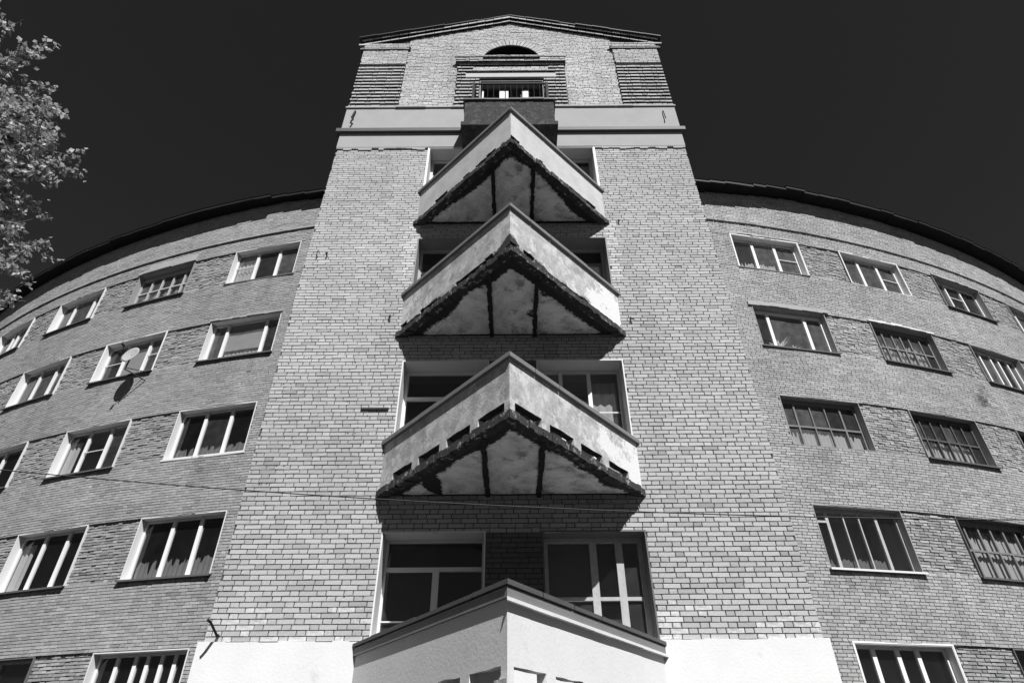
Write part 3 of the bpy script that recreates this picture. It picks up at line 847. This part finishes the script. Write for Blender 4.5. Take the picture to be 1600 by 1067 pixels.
twin(TLV[3], 0, mulls=(.5,), transoms=[(.66,)], reveal='reveal_white', trim=True)
twin(TLV[3], 1, mulls=(.5,), transoms=[(.3,)], reveal='reveal_white', trim=True)
tag(curtain(tmap, 1.15, 1.62, TLV[0]-HT+.1, TLV[0]-1.15, .55, '', amp=.0, name='curtain'), 'pale cloth hanging inside the dark balcony door at the lowest balcony, right pane', 'curtain', 'curtains behind the windows')
tag(curtain(tmap, .9, 1.98, TLV[3]-HT+.1, TLV[3]-.15, .45, '', amp=.0, name='roller_blind', m='blind'), 'pale blind behind the right door of the uppermost pointed balcony', 'window blind', 'roller blinds')
tag(curtain(tmap, 1.2, 1.95, TLV[2]-HT+.1, TLV[2]-.30, .5, '', amp=.0, name='roller_blind', m='blind'), 'pale blind behind the right door of the second pointed balcony from the top', 'window blind', 'roller blinds')
tag(curtain(tmap, 1.45, 1.95, TLV[1]-HT+.1, TLV[1]-.20, .5, '', amp=.02), 'light curtain behind the right door of the third pointed balcony from the top', 'curtain', 'curtains behind the windows')
# attic window and its cage
window(tmap, ATT[0], ATT[1], ATT[2], ATT[3], rec=.22, frame='wood_dark', mulls=(.33, .66), mw=.05, reveal='reveal_grey', sill=None, label='barred attic window above the small balcony')
mb = MB()
for a, b in ((-.78, -.74), (-.30, -.16), (-.13, -.06), (.32, .36), (.37, .50)):
    mb.mbox(tmap, a, b, 14.0, 15.25, -.21, -.16)
mb.build('shutter', M['pvc'], BLD, loc=(0, TD, 0))
# ------------------------------------------------------------------ balconies
def frame_pts(W_, P_, off):
    """V line of the outer face, moved outwards by off: returns left end, apex, right end in (x,y)"""
    L = math.hypot(W_, P_); nx, ny = P_/L, W_/L
    k = off*L/W_      # apex shift along y
    e = off*L/P_
    return (-W_-e, TD), (0, TD-P_-k), (W_+e, TD)
def seg_box(mb, A, B, t0, t1, o0, o1, z0, z1, st=None):
    """a block along the line A-B from t0 to t1, from offset o0 (inner) to o1 (outer)"""
    A = Vector(A); B = Vector(B); u = (B-A).normalized(); n = Vector((u.y, -u.x))
    p = [A+u*t0+n*o0, A+u*t1+n*o0, A+u*t1+n*o1, A+u*t0+n*o1]
    mb.hexa([(q.x, q.y, z0) for q in (p[3], p[2], p[1], p[0])]+[(q.x, q.y, z1) for q in (p[3], p[2], p[1], p[0])])
def v_ring(W_, P_, o_out, o_in):
    a = frame_pts(W_, P_, o_out); b = frame_pts(W_, P_, o_in)
    return a, b
def balcony(zb, zt, P_, W_=2.10, style='slots', m='parapet', cop='coping', slab_t=.13, label=None, seed=1, dx=0., white=(0, 0), stain_shade=0., shift=0):
    random.seed(seed)
    BA = empty('balcony', (dx, TD, zb+GZ), BLD)
    if label: BA['label'] = label
    loc = (dx, TD, zb+GZ)
    Z = lambda h: h+GZ
    X = lambda pt: (pt[0]+dx, pt[1])
    zs = zb+slab_t
    # ---- parapet: dense outer skin, so stains can have ragged outlines
    le, ap, re = [X(p) for p in frame_pts(W_, P_, 0)]
    th = .11; ct = .05 if cop == 'coping_dark' else .075
    ct_z = zt-ct
    mb = MB(); mb.a = {'stain_shade': [], 'white': []}
    for si, (A, B) in enumerate(((le, ap), (ap, re))):
        A = Vector(A); B = Vector(B); Lg = (B-A).length; u = (B-A).normalized(); n = Vector((u.y, -u.x))
        nseg = int(Lg/.035); 
        # lower edge profile
        prof = []
        if style == 'slots':
            pitch = Lg/6.05; 
            for i in range(nseg):
                t = (i+.5)/nseg*Lg
                d = t if si == 1 else Lg-t      # distance from the apex
                ph = ((d-.10) % .74)
                inslot = .0 < ph < .57 and .10 < d < Lg-.22
                prof.append((.165+.012*n3(t*4, seed, 0)) if inslot else .0+max(0, .03*n3(t*6, seed, 4)))
        else:
            val = .05; nxt = 0
            for i in range(nseg):
                t = (i+.5)/nseg*Lg
                if t > nxt: val = random.choice((.05, .08, .11, .14, .17)); nxt = t+random.uniform(.08, .5)
                prof.append(max(0, val+.02*n3(t*9, seed, 1)))
        rows = 14
        for i in range(nseg):
            t0, t1 = Lg*i/nseg, Lg*(i+1)/nseg
            zlow = zs+prof[i]
            p0, p1 = A+u*t0, A+u*t1
            dd0, dd1 = (t0, t1) if si == 1 else (Lg-t0, Lg-t1)
            q0, q1 = p0-n*min(th, dd0*.8), p1-n*min(th, dd1*.8)
            for k in range(rows):
                za = zlow+(ct_z-zlow)*k/rows; zb_ = zlow+(ct_z-zlow)*(k+1)/rows
                mb.v += [(p0.x, p0.y, Z(za)), (p1.x, p1.y, Z(za)), (p1.x, p1.y, Z(zb_)), (p0.x, p0.y, Z(zb_))]
                j = len(mb.v)-4; mb.f.append((j, j+1, j+2, j+3))
                for (tt, zz) in ((t0, za), (t1, za), (t1, zb_), (t0, zb_)):
                    d = tt if si == 1 else Lg-tt
                    fz = (zz-zs)/(zt-zs)
                    sv = stain_shade*max(0, 1-fz*4.0)*(.8+n3(d*2.2, seed, si)) + stain_shade*1.3*max(0, 1-math.hypot(d/.28, (fz-.12)/.28))
                    wv = white[si]*max(0, d/Lg-.35)*(1.3-fz*.7)+white[si]*.35*(n3(d*2, fz*3, seed+7))
                    mb.a['stain_shade'].append(sv); mb.a['white'].append(wv)
            # inner face, underside (coloured black for slot shade) and side of the step
            j = len(mb.v)
            mb.v += [(q0.x, q0.y, Z(zlow)), (q1.x, q1.y, Z(zlow)), (q1.x, q1.y, Z(ct_z)), (q0.x, q0.y, Z(ct_z)), (p0.x, p0.y, Z(zlow)), (p1.x, p1.y, Z(zlow))]
            mb.f += [(j+1, j, j+3, j+2), (j, j+1, j+5, j+4)]
            mb.a['stain_shade'] += [1, 1, 0, 0, .6, .6]; mb.a['white'] += [0]*6
            if i and abs(prof[i]-prof[i-1]) > .001:
                zl, zh = sorted((zs+prof[i], zs+prof[i-1])); j = len(mb.v)
                mb.v += [(p0.x, p0.y, Z(zl)), (q0.x, q0.y, Z(zl)), (q0.x, q0.y, Z(zh)), (p0.x, p0.y, Z(zh))]
                mb.f.append((j, j+1, j+2, j+3)); mb.a['stain_shade'] += [0]*4; mb.a['white'] += [0]*4
    mb.build('parapet', M[m], BA, loc=loc)
    if style != 'slots':       # blackened upstand seen below the ragged render
        mb = MB()
        a = [X(p) for p in frame_pts(W_, P_, -.035)]; b = [X(p) for p in frame_pts(W_, P_, -.09)]
        mb.prism([a[0], a[1], b[1], b[0]], Z(zs-.01), Z(zs+.22)); mb.prism([a[1], a[2], b[2], b[1]], Z(zs-.01), Z(zs+.22))
        mb.build('upstand', M['black_rot_pit'], BA, loc=loc, fix=True)
    # ---- coping in lengths
    mb = MB()
    for si, sg in enumerate((-1, 1)):
        o1, i1 = frame_pts(W_, P_, .05), frame_pts(W_, P_, -.15)
        n = 6
        for k in range(n):
            f0, f1 = k/n, (k+1)/n; jz = random.uniform(-.006, .006); jo = random.uniform(-.004, .006)
            E = 0 if sg < 0 else 2
            lerp = lambda A, B, f: (A[0]+(B[0]-A[0])*f+dx, A[1]+(B[1]-A[1])*f)
            g = .0015
            ring = [lerp(i1[1], i1[E], f0+g), lerp(i1[1], i1[E], f1-g), lerp(o1[1], o1[E], f1-g), lerp(o1[1], o1[E], f0+g)]
            mb.prism(ring, Z(ct_z+.004), Z(zt+jz))
    mb.build('coping', M[cop], BA, loc=loc, fix=True)
    # ---- slab: uneven rim, beams, rendered soffit
    mb = MB()
    a = frame_pts(W_, P_, .06); b = frame_pts(W_, P_, -.10)
    for E in (0, 2):
        n = 34
        for k in range(n):
            f0, f1 = k/n, (k+1)/n; r = random.uniform(-.028, .006); r2 = random.uniform(-.0, .022); jt = random.uniform(-.012, .0)
            a_ = frame_pts(W_, P_, .06+r)
            lerp = lambda A, B, f: (A[0]+(B[0]-A[0])*f+dx, A[1]+(B[1]-A[1])*f)
            ring = [lerp(b[1], b[E], f0), lerp(b[1], b[E], f1), lerp(a_[1], a_[E], f1), lerp(a_[1], a_[E], f0)]
            mb.prism(ring, Z(zb+r2), Z(zs+jt))
    mb.build('slab_rim', M['slab_edge'], BA, loc=loc, fix=True)
    mb = MB(); b = [X(p) for p in frame_pts(W_, P_, -.06)]
    mb.prism([b[0], b[1], b[2]], Z(zb+.05), Z(zs-.004)); mb.build('slab', M['slab_edge'], BA, loc=loc, fix=True)
    bw = .075
    bx = [-.36, .44]
    for x in bx:
        mb = MB()
        yy = TD-P_*(1-(abs(x)+.06)/W_)+.02
        n = 14
        for k in range(n):
            y0 = yy+(TD-yy)*k/n; y1 = yy+(TD-yy)*(k+1)/n; j1 = random.uniform(-.012, .012); j2 = random.uniform(-.012, .012); jz = random.uniform(0, .012)
            mb.box(x-bw/2+j1+dx, x+bw/2+j2+dx, y0, y1, Z(zb+.004+jz), Z(zb+.06))
        mb.build('beam', M['black_rot_pit'], BA, loc=loc)
    mb = MB(); mb.a = {'stain_shade': []}; cs = .03
    tri = [X(p) for p in frame_pts(W_, P_, -.05)]
    nx = int(2*W_/cs)+2; ny = int(P_/cs)+2; L = math.hypot(W_, P_)
    vid = {}
    def vert(i, j):
        if (i, j) in vid: return vid[(i, j)]
        x = -W_+i*cs; y = TD-P_+j*cs
        dist = (P_*W_-P_*abs(x)-W_*abs(TD-y))/L    # distance inside the rim
        v = 0
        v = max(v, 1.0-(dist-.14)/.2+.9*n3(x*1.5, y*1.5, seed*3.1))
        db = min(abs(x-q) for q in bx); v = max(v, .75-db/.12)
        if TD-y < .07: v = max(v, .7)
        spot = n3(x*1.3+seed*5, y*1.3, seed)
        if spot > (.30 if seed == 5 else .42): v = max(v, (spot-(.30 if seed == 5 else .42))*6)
        mb.v.append((x+dx, y, Z(zb+.045+.004*n3(x*2, y*2, 1)))); mb.a['stain_shade'].append(v)
        vid[(i, j)] = len(mb.v)-1; return vid[(i, j)]
    for i in range(nx):
        for j in range(ny):
            x = -W_+(i+.5)*cs; y = TD-P_+(j+.5)*cs
            if y > TD-.0 or (P_*W_-P_*abs(x)-W_*abs(TD-y))/L < .03: continue
            mb.f.append((vert(i, j+1), vert(i+1, j+1), vert(i+1, j), vert(i, j)))
    mb.build('soffit', M['soffit'], BA, loc=loc, smooth=True)
    return BA
balcony(9.86, 10.99, 2.07, 2.05, 'ragged', 'parapet_clean', label='uppermost pointed balcony, the cleanest of them', seed=3, white=(0, .15), stain_shade=.25)
balcony(6.84, 7.94, 2.26, 2.10, 'ragged', 'parapet', label='middle pointed balcony, peeling, its lower rim eaten away', seed=5, white=(.75, 1.25), stain_shade=1.1, dx=-.02)
balcony(3.70, 4.70, 2.54, 2.09, 'slots', 'parapet', label='lower pointed balcony with drain slots along its foot', seed=8, white=(.6, 1.35), stain_shade=.30, dx=-.035)
LB = balcony(.60, 1.62, 3.14, 2.12, 'slots', 'stucco_white', cop='coping_dark', label='lowest pointed balcony, freshly rendered white', seed=9, dx=-.06)
for E in (0, 2):
    mb = MB()
    for (oo, oi, za, zc_) in ((.03, -.02, 1.46, 1.548),):
        o_, i_ = frame_pts(2.12, 3.14, oo), frame_pts(2.12, 3.14, oi)
        f = lambda p: (p[0]-.06, p[1])
        mb.prism([f(i_[1]), f(i_[E]), f(o_[E]), f(o_[1])], za+GZ, zc_+GZ)
    mb.build('fascia_board', M['coping'], LB, loc=tuple(world_of(LB)), fix=True)
mb = MB(); o_, i_ = frame_pts(2.12, 3.14, .055), frame_pts(2.12, 3.14, -.02)
for k in range(9):
    f0, f1 = k/9, (k+1)/9; zj = 1.425+.012*n3(k*1.7, 3, 1)
    q = lambda p, e, f: (p[1][0]+(p[2][0]-p[1][0])*f-.06, p[1][1]+(p[2][1]-p[1][1])*f)
    mb.prism([q(i_, 2, f0), q(i_, 2, f1), q(o_, 2, f1), q(o_, 2, f0)], zj+GZ, 1.458+GZ)
rb = MB(); random.seed(5)
for sg in (-1, 1):
    E = 0 if sg < 0 else 2; d = .02
    while d < 1.5:
        ln = random.uniform(.10, .24); o1 = random.uniform(.015, .085); z0_ = .60+random.uniform(-.03, .03); z1_ = .735+random.uniform(-.03, .05)-.03*d
        if random.random() < .8:
            f0, f1 = d/3.79, (d+ln)/3.79
            o_, i_ = frame_pts(2.12, 3.14, o1), frame_pts(2.12, 3.14, -.08)
            q = lambda p, f: (p[1][0]+(p[E][0]-p[1][0])*f-.06, p[1][1]+(p[E][1]-p[1][1])*f)
            rb.prism([q(i_, f0), q(i_, f1), q(o_, f1), q(o_, f0)], z0_+GZ, z1_+GZ)
        d += ln+.012
tag(rb.build('exposed_masonry', M['brick_loose'], LB, loc=tuple(world_of(LB)), fix=True), kind='stuff')
mb.build('drip_moulding', M['stucco_white'], LB, loc=tuple(world_of(LB)), fix=True)
random.seed(77)
# grey metal flashing under the lowest coping, boxy attic balcony with its cage
AB = empty('balcony', (-.05, TD, 12.2+GZ), BLD); AB['label'] = 'small box balcony of blackened concrete under the attic window'
loc = tuple(world_of(AB))
X0, X1, PP, Z0, Z1 = -1.10, 1.04, .68, 12.44, 13.50
mb = MB(); n = 26
for k in range(n):
    a = X0+(X1-X0)*k/n; b = X0+(X1-X0)*(k+1)/n
    mb.box(a, b, TD-PP+random.uniform(-.006, .006), TD-PP+.1, Z0+.1+GZ, Z1-.05+random.uniform(-.008, .003)+GZ)
for x in (X0, X1-.1): mb.box(x, x+.1, TD-PP+.1, TD, Z0+.1+GZ, Z1-.05+GZ)
mb.build('parapet', M['balcony_old'], AB, loc=loc)
mb = MB()
for k in range(8):
    a = X0-.05+(X1-X0+.1)*k/8; b = X0-.05+(X1-X0+.1)*(k+1)/8
    mb.box(a+.002, b-.002, TD-PP-.05+random.uniform(-.008, .008), TD-PP+.13, Z1-.048+GZ, Z1+GZ+random.uniform(-.006, .006))
for x in (X0-.05, X1-.1): mb.box(x, x+.15, TD-PP+.13, TD, Z1-.048+GZ, Z1-.002+GZ)
mb.build('coping', M['coping_dark'], AB, loc=loc)
mb = MB(); mb.box(X0-.06, X1+.06, TD-PP-.06, TD, Z0-.03+GZ, Z0+.1+GZ); mb.build('slab', M['balcony_old'], AB, loc=loc)
mb = MB()
pz = 14.5; py = TD-PP+.18
for x in (-.93, .92):
    mb.box(x-.03, x+.03, py-.03, py+.03, Z1+GZ-.1, pz+GZ)
mb.box(-.96, .95, py-.02, py+.02, pz-.05+GZ, pz+GZ)
mb.box(-.93, -.89, py, TD-.02, pz-.045+GZ, pz-.005+GZ); mb.box(.88, .92, py, TD-.02, pz-.045+GZ, pz-.005+GZ)
mb.build('cage_post', M['iron'], AB, loc=loc)
for k in range(13):
    x = -.86+k*.145; mb = MB(); mb.tube([(x, py, Z1+GZ-.05), (x, py, pz+GZ-.03)], .006, 4); mb.build('cage_bar', M['iron'], AB, loc=loc)
for z in (13.8,):
    mb = MB(); mb.tube([(-.9, py, z+GZ), (.9, py, z+GZ)], .006, 4); mb.build('cage_bar', M['iron'], AB, loc=loc)

# ------------------------------------------------------------------ things fixed to the building
def dishmesh():
    D = empty('satellite_dish', (0, 0, 0))
    s, z = LS[1]+WW*.60+.36, SILLS[3]-.24
    base = Vector(wmap(s+.55, z-.12, .0)); piv = Vector(wmap(s+.2, z+.25, .52))
    D.location = base
    aim = Vector((-.22, -.90, .22)).normalized()
    # reflector
    u = aim.cross(Vector((0, 0, 1))).normalized(); v = u.cross(aim).normalized()
    c = piv+Vector((0, 0, .30))
    mb = MB(); n = 28; rings = 5; R = .28
    for k in range(rings+1):
        r = R*k/rings
        for j in range(n):
            a = 2*math.pi*j/n
            mb.v.append(tuple(c+u*(r*math.cos(a))+v*(r*1.1*math.sin(a))+aim*(.55*r*r)))
    for k in range(rings):
        for j in range(n):
            a = k*n+j; b = k*n+(j+1) % n; mb.f.append((a, b, b+n, a+n))
    o = mb.build('reflector', M['dish'], D, loc=base, smooth=True)
    md = o.modifiers.new('s', 'SOLIDIFY'); md.thickness = .012
    mb = MB(); foot = c-v*R*1.05; lnb = c+aim*.45-v*.05-u*.10
    mb.tube([foot, foot+aim*.2-v*.06, lnb-aim*.03], .011, 6); mb.build('arm', M['iron'], D, loc=base)
    mb = MB(); mb.tube([lnb-aim*.05, lnb+aim*.0, lnb+aim*.07], [.02, .035, .03], 8); mb.build('receiver', M['iron'], D, loc=base)
    mb = MB(); mb.tube([tuple(base), tuple(piv+Vector((0, 0, -.2)))], .018, 6); mb.tube([tuple(piv+Vector((0, 0, -.22))), tuple(c-aim*.03)], .022, 6)
    mb.tube([tuple(base+Vector((0, 0, .3))), tuple(piv+Vector((0, 0, -.15)))], .012, 6)
    mb.build('bracket', M['iron'], D, loc=base)
    tag(D, 'round pale satellite dish on an iron bracket in front of a left wing window', 'satellite dish')
dishmesh()
def bracket(s, z, pts, r, lab, mp=tmap):
    mb = MB(); mb.tube([mp(s+a, z+b, d) for a, b, d in pts], r, 4)
    o = mb.build('iron_bracket', M['iron'], loc=mp(s, z, 0)); tag(o, lab, 'bracket')
bracket(-4.10, 1.74, [(0, 0, -.02), (0, -.01, .05), (-.02, .11, .30), (-.04, .13, .36)], .022, 'stubby iron angle bracket jutting out at the lower left corner of the tower')
bracket(-4.05, 13.9, [(0, .12, 0), (.02, .05, .10), (-.02, -.25, .12), (.03, -.32, .10), (.0, -.42, .13)], .022, 'twisted iron hook on the left end of the rendered band under the gable')
bracket(3.95, 13.85, [(0, .15, 0), (.0, .05, .08), (.01, -.2, .09), (.0, -.3, .11)], .014, 'thin iron hook on the right end of the rendered band under the gable')
bracket(-4.05, 8.95, [(0, 0, 0), (.0, .0, .06), (.02, .1, .08)], .014, 'small bent iron stub on the left side of the tower, upper of the pair')
bracket(-3.85, 8.97, [(0, 0, 0), (.0, .0, .05), (.02, .04, .08)], .016, 'small bolt head on the left side of the tower beside the bent stub')
bracket(-2.35, 7.33, [(0, .06, 0), (.0, .0, .04), (.03, -.03, .06)], .018, 'iron stub on the brick beside the left end of the middle pointed balcony')
bracket(2.28, 7.25, [(0, .06, 0), (.0, .0, .04), (.03, -.03, .06)], .016, 'iron stub on the brick beside the right end of the middle pointed balcony')
bracket(2.35, 9.95, [(0, .06, 0), (.0, .0, .04), (.02, -.03, .06)], .016, 'iron stub on the brick beside the right end of the uppermost pointed balcony')
mb = MB(); mb.mbox(tmap, -2.62, -2.14, 5.30, 5.335, -.01, .03)
tag(mb.build('metal_strip', M['iron'], loc=tmap(-2.4, 5.3, 0)), 'dark flat metal strip lying on the brick left of the third pointed balcony', 'metal strip')
# cable
A_ = [(-11.5, 3.32), (-5.2, 2.60)]
pts = []
def ray(u, v):
    x = (u-800)/FPX; y = -(v-533.5)/FPX; c, s = math.cos(-.006), math.sin(-.006); x, y = c*x-s*y, s*x+c*y
    return Vector((x, math.cos(TH)-y*math.sin(TH), math.sin(TH)+y*math.cos(TH)))
YC = 3.4
ctrl = [(0, 735), (200, 751), (400, 765), (600, 780), (800, 793), (1000, 800), (1200, 805), (1400, 809), (1600, 812)]
cp = []
for (u, v) in ctrl:
    r = ray(u, v); t = YC/r.y; cp.append(r*t)
# fit a smooth sagging line through them in its own vertical plane
xs = np.array([p.x for p in cp]); zs_ = np.array([p.z for p in cp]); co = np.polyfit(xs, zs_, 2)
line = [(x, YC, float(np.polyval(co, x))+GZ) for x in np.linspace(-9, 9, 60)]
mb = MB(); mb.tube(line, .0036, 5)
tag(mb.build('overhead_cable', M['cable'], loc=(0, YC, 4)), 'thin slack cable strung across the front below the third pointed balcony', 'cable')
# house plant behind a right wing window
def plant(s, z, label, k=16, hgt=.45):
    base = Vector(wmap(s, z, -.42)); PLT = empty('potted_plant', base)
    mb = MB(); mb.tube([tuple(base), tuple(base+Vector((0, 0, .12)))], [.06, .08], 10); mb.build('pot', M['reveal_grey'], PLT, loc=base)
    mb = MB(); mb.a = {'tone': []}
    for i in range(k):
        a = random.uniform(0, 6.28); l = random.uniform(.6, 1)*hgt; lean = random.uniform(.15, .8)
        d = Vector((math.cos(a)*lean, math.sin(a)*lean*.3, 1)).normalized(); q = d.cross(Vector((0, 1, 0))).normalized()
        p0 = base+Vector((0, 0, .1)); p1 = p0+d*l*.6; p2 = p0+d*l+Vector((math.cos(a)*.08, 0, -.05))
        j = len(mb.v); mb.v += [tuple(p0), tuple(p1-q*.022), tuple(p2), tuple(p1+q*.022)]; mb.f.append((j, j+1, j+2, j+3)); mb.a['tone'] += [2.2]*4
    mb.build('foliage', M['leaf'], PLT, loc=base)
    tag(PLT, label, 'plant')
plant(RS[0]+.85, SILLS[3]+.03, 'spiky house plant on the left of the sill inside a right wing window', 18, .62)
plant(RS[0]+1.3, SILLS[3]+.03, 'lower bushy house plant beside the spiky one inside a right wing window', 14, .36)

# ------------------------------------------------------------------ tree at the left edge
def tree():
    T = empty('tree', (-11.5, 7.2, 0))
    base = Vector((-11.5, 7.2, 0)); random.seed(21)
    top = Vector((-10.8, 6.9, 12.8))
    trunk = [base+(top-base)*f+Vector((.25*math.sin(f*5), .15*math.cos(f*4)-.15, 0)) for f in np.linspace(0, 1, 14)]
    mb = MB(); mb.tube(trunk, [.20*(1-f)**.8+.015 for f in np.linspace(0, 1, 14)], 9); mb.build('trunk', M['bark'], T, loc=base, smooth=True)
    br = MB(); lf = MB(); lf.a = {'tone': []}
    def leaf(p, sz):
        a = Vector((random.gauss(0, 1), random.gauss(0, 1), random.gauss(0, .8)-.5)).normalized()
        q = a.cross(Vector((random.gauss(0, 1), random.gauss(0, 1), random.gauss(0, 1)))).normalized(); nn = a.cross(q)
        j = len(lf.v)
        lf.v += [tuple(p), tuple(p+a*sz*.45+q*sz*.40+nn*sz*.1), tuple(p+a*sz), tuple(p+a*sz*.45-q*sz*.40+nn*sz*.1)]
        lf.f += [(j, j+1, j+2), (j, j+2, j+3)]; t = random.uniform(.6, 1.5); lf.a['tone'] += [t]*4
    def reach(z): return 2.5*math.sqrt(max(.02, 1-((z-8.6)/5.1)**2))+.1+min(1.0, max(0, 9.2-z)*.2)
    nb = 430
    for i in range(nb):
        z = 12.75-6.0*random.random()**1.1; f = z/12.8
        p0 = base+(top-base)*f
        az = random.uniform(0, 2*math.pi); l = reach(z)*random.uniform(.55, 1.12)
        d = Vector((math.cos(az), math.sin(az), random.uniform(.1, .7))).normalized()
        pts = [p0]; 
        for k in range(5):
            d = (d+Vector((random.gauss(0, .16), random.gauss(0, .16), random.gauss(0, .12)+.02))).normalized(); pts.append(pts[-1]+d*l/5)
        br.tube([tuple(p) for p in pts], [.022*(1-k/6.5) for k in range(6)], 5)
        for tw in range(10):
            k = random.randrange(2, 6); b0 = pts[k-1].lerp(pts[k], random.random()); dd = (d+Vector((random.gauss(0, .7), random.gauss(0, .7), random.gauss(0, .5)))).normalized()
            tl = random.uniform(.15, .45); e = b0+dd*tl
            br.tube([tuple(b0), tuple(b0.lerp(e, .5)+Vector((0, 0, .02))), tuple(e)], [.006, .004, .003], 4)
            for q in range(random.randint(6, 15)):
                p = b0.lerp(e, random.uniform(.15, 1.05))+Vector((random.gauss(0, .04), random.gauss(0, .04), random.gauss(0, .04)))
                leaf(p, random.uniform(.075, .14))
    br.build('branch', M['bark'], T, loc=base); o = lf.build('crown', M['leaf'], T, loc=base); o['kind'] = 'stuff'
    tag(T, 'leafy tree reaching into the dark sky at the left edge', 'tree')
tree()
print('tris', sum(sum(len(p.vertices)-2 for p in o.data.polygons) for o in SC.objects if o.type == 'MESH' and len(o.data.polygons) < 1000)+sum(len(o.data.polygons)*2 for o in SC.objects if o.type == 'MESH' and len(o.data.polygons) >= 1000))
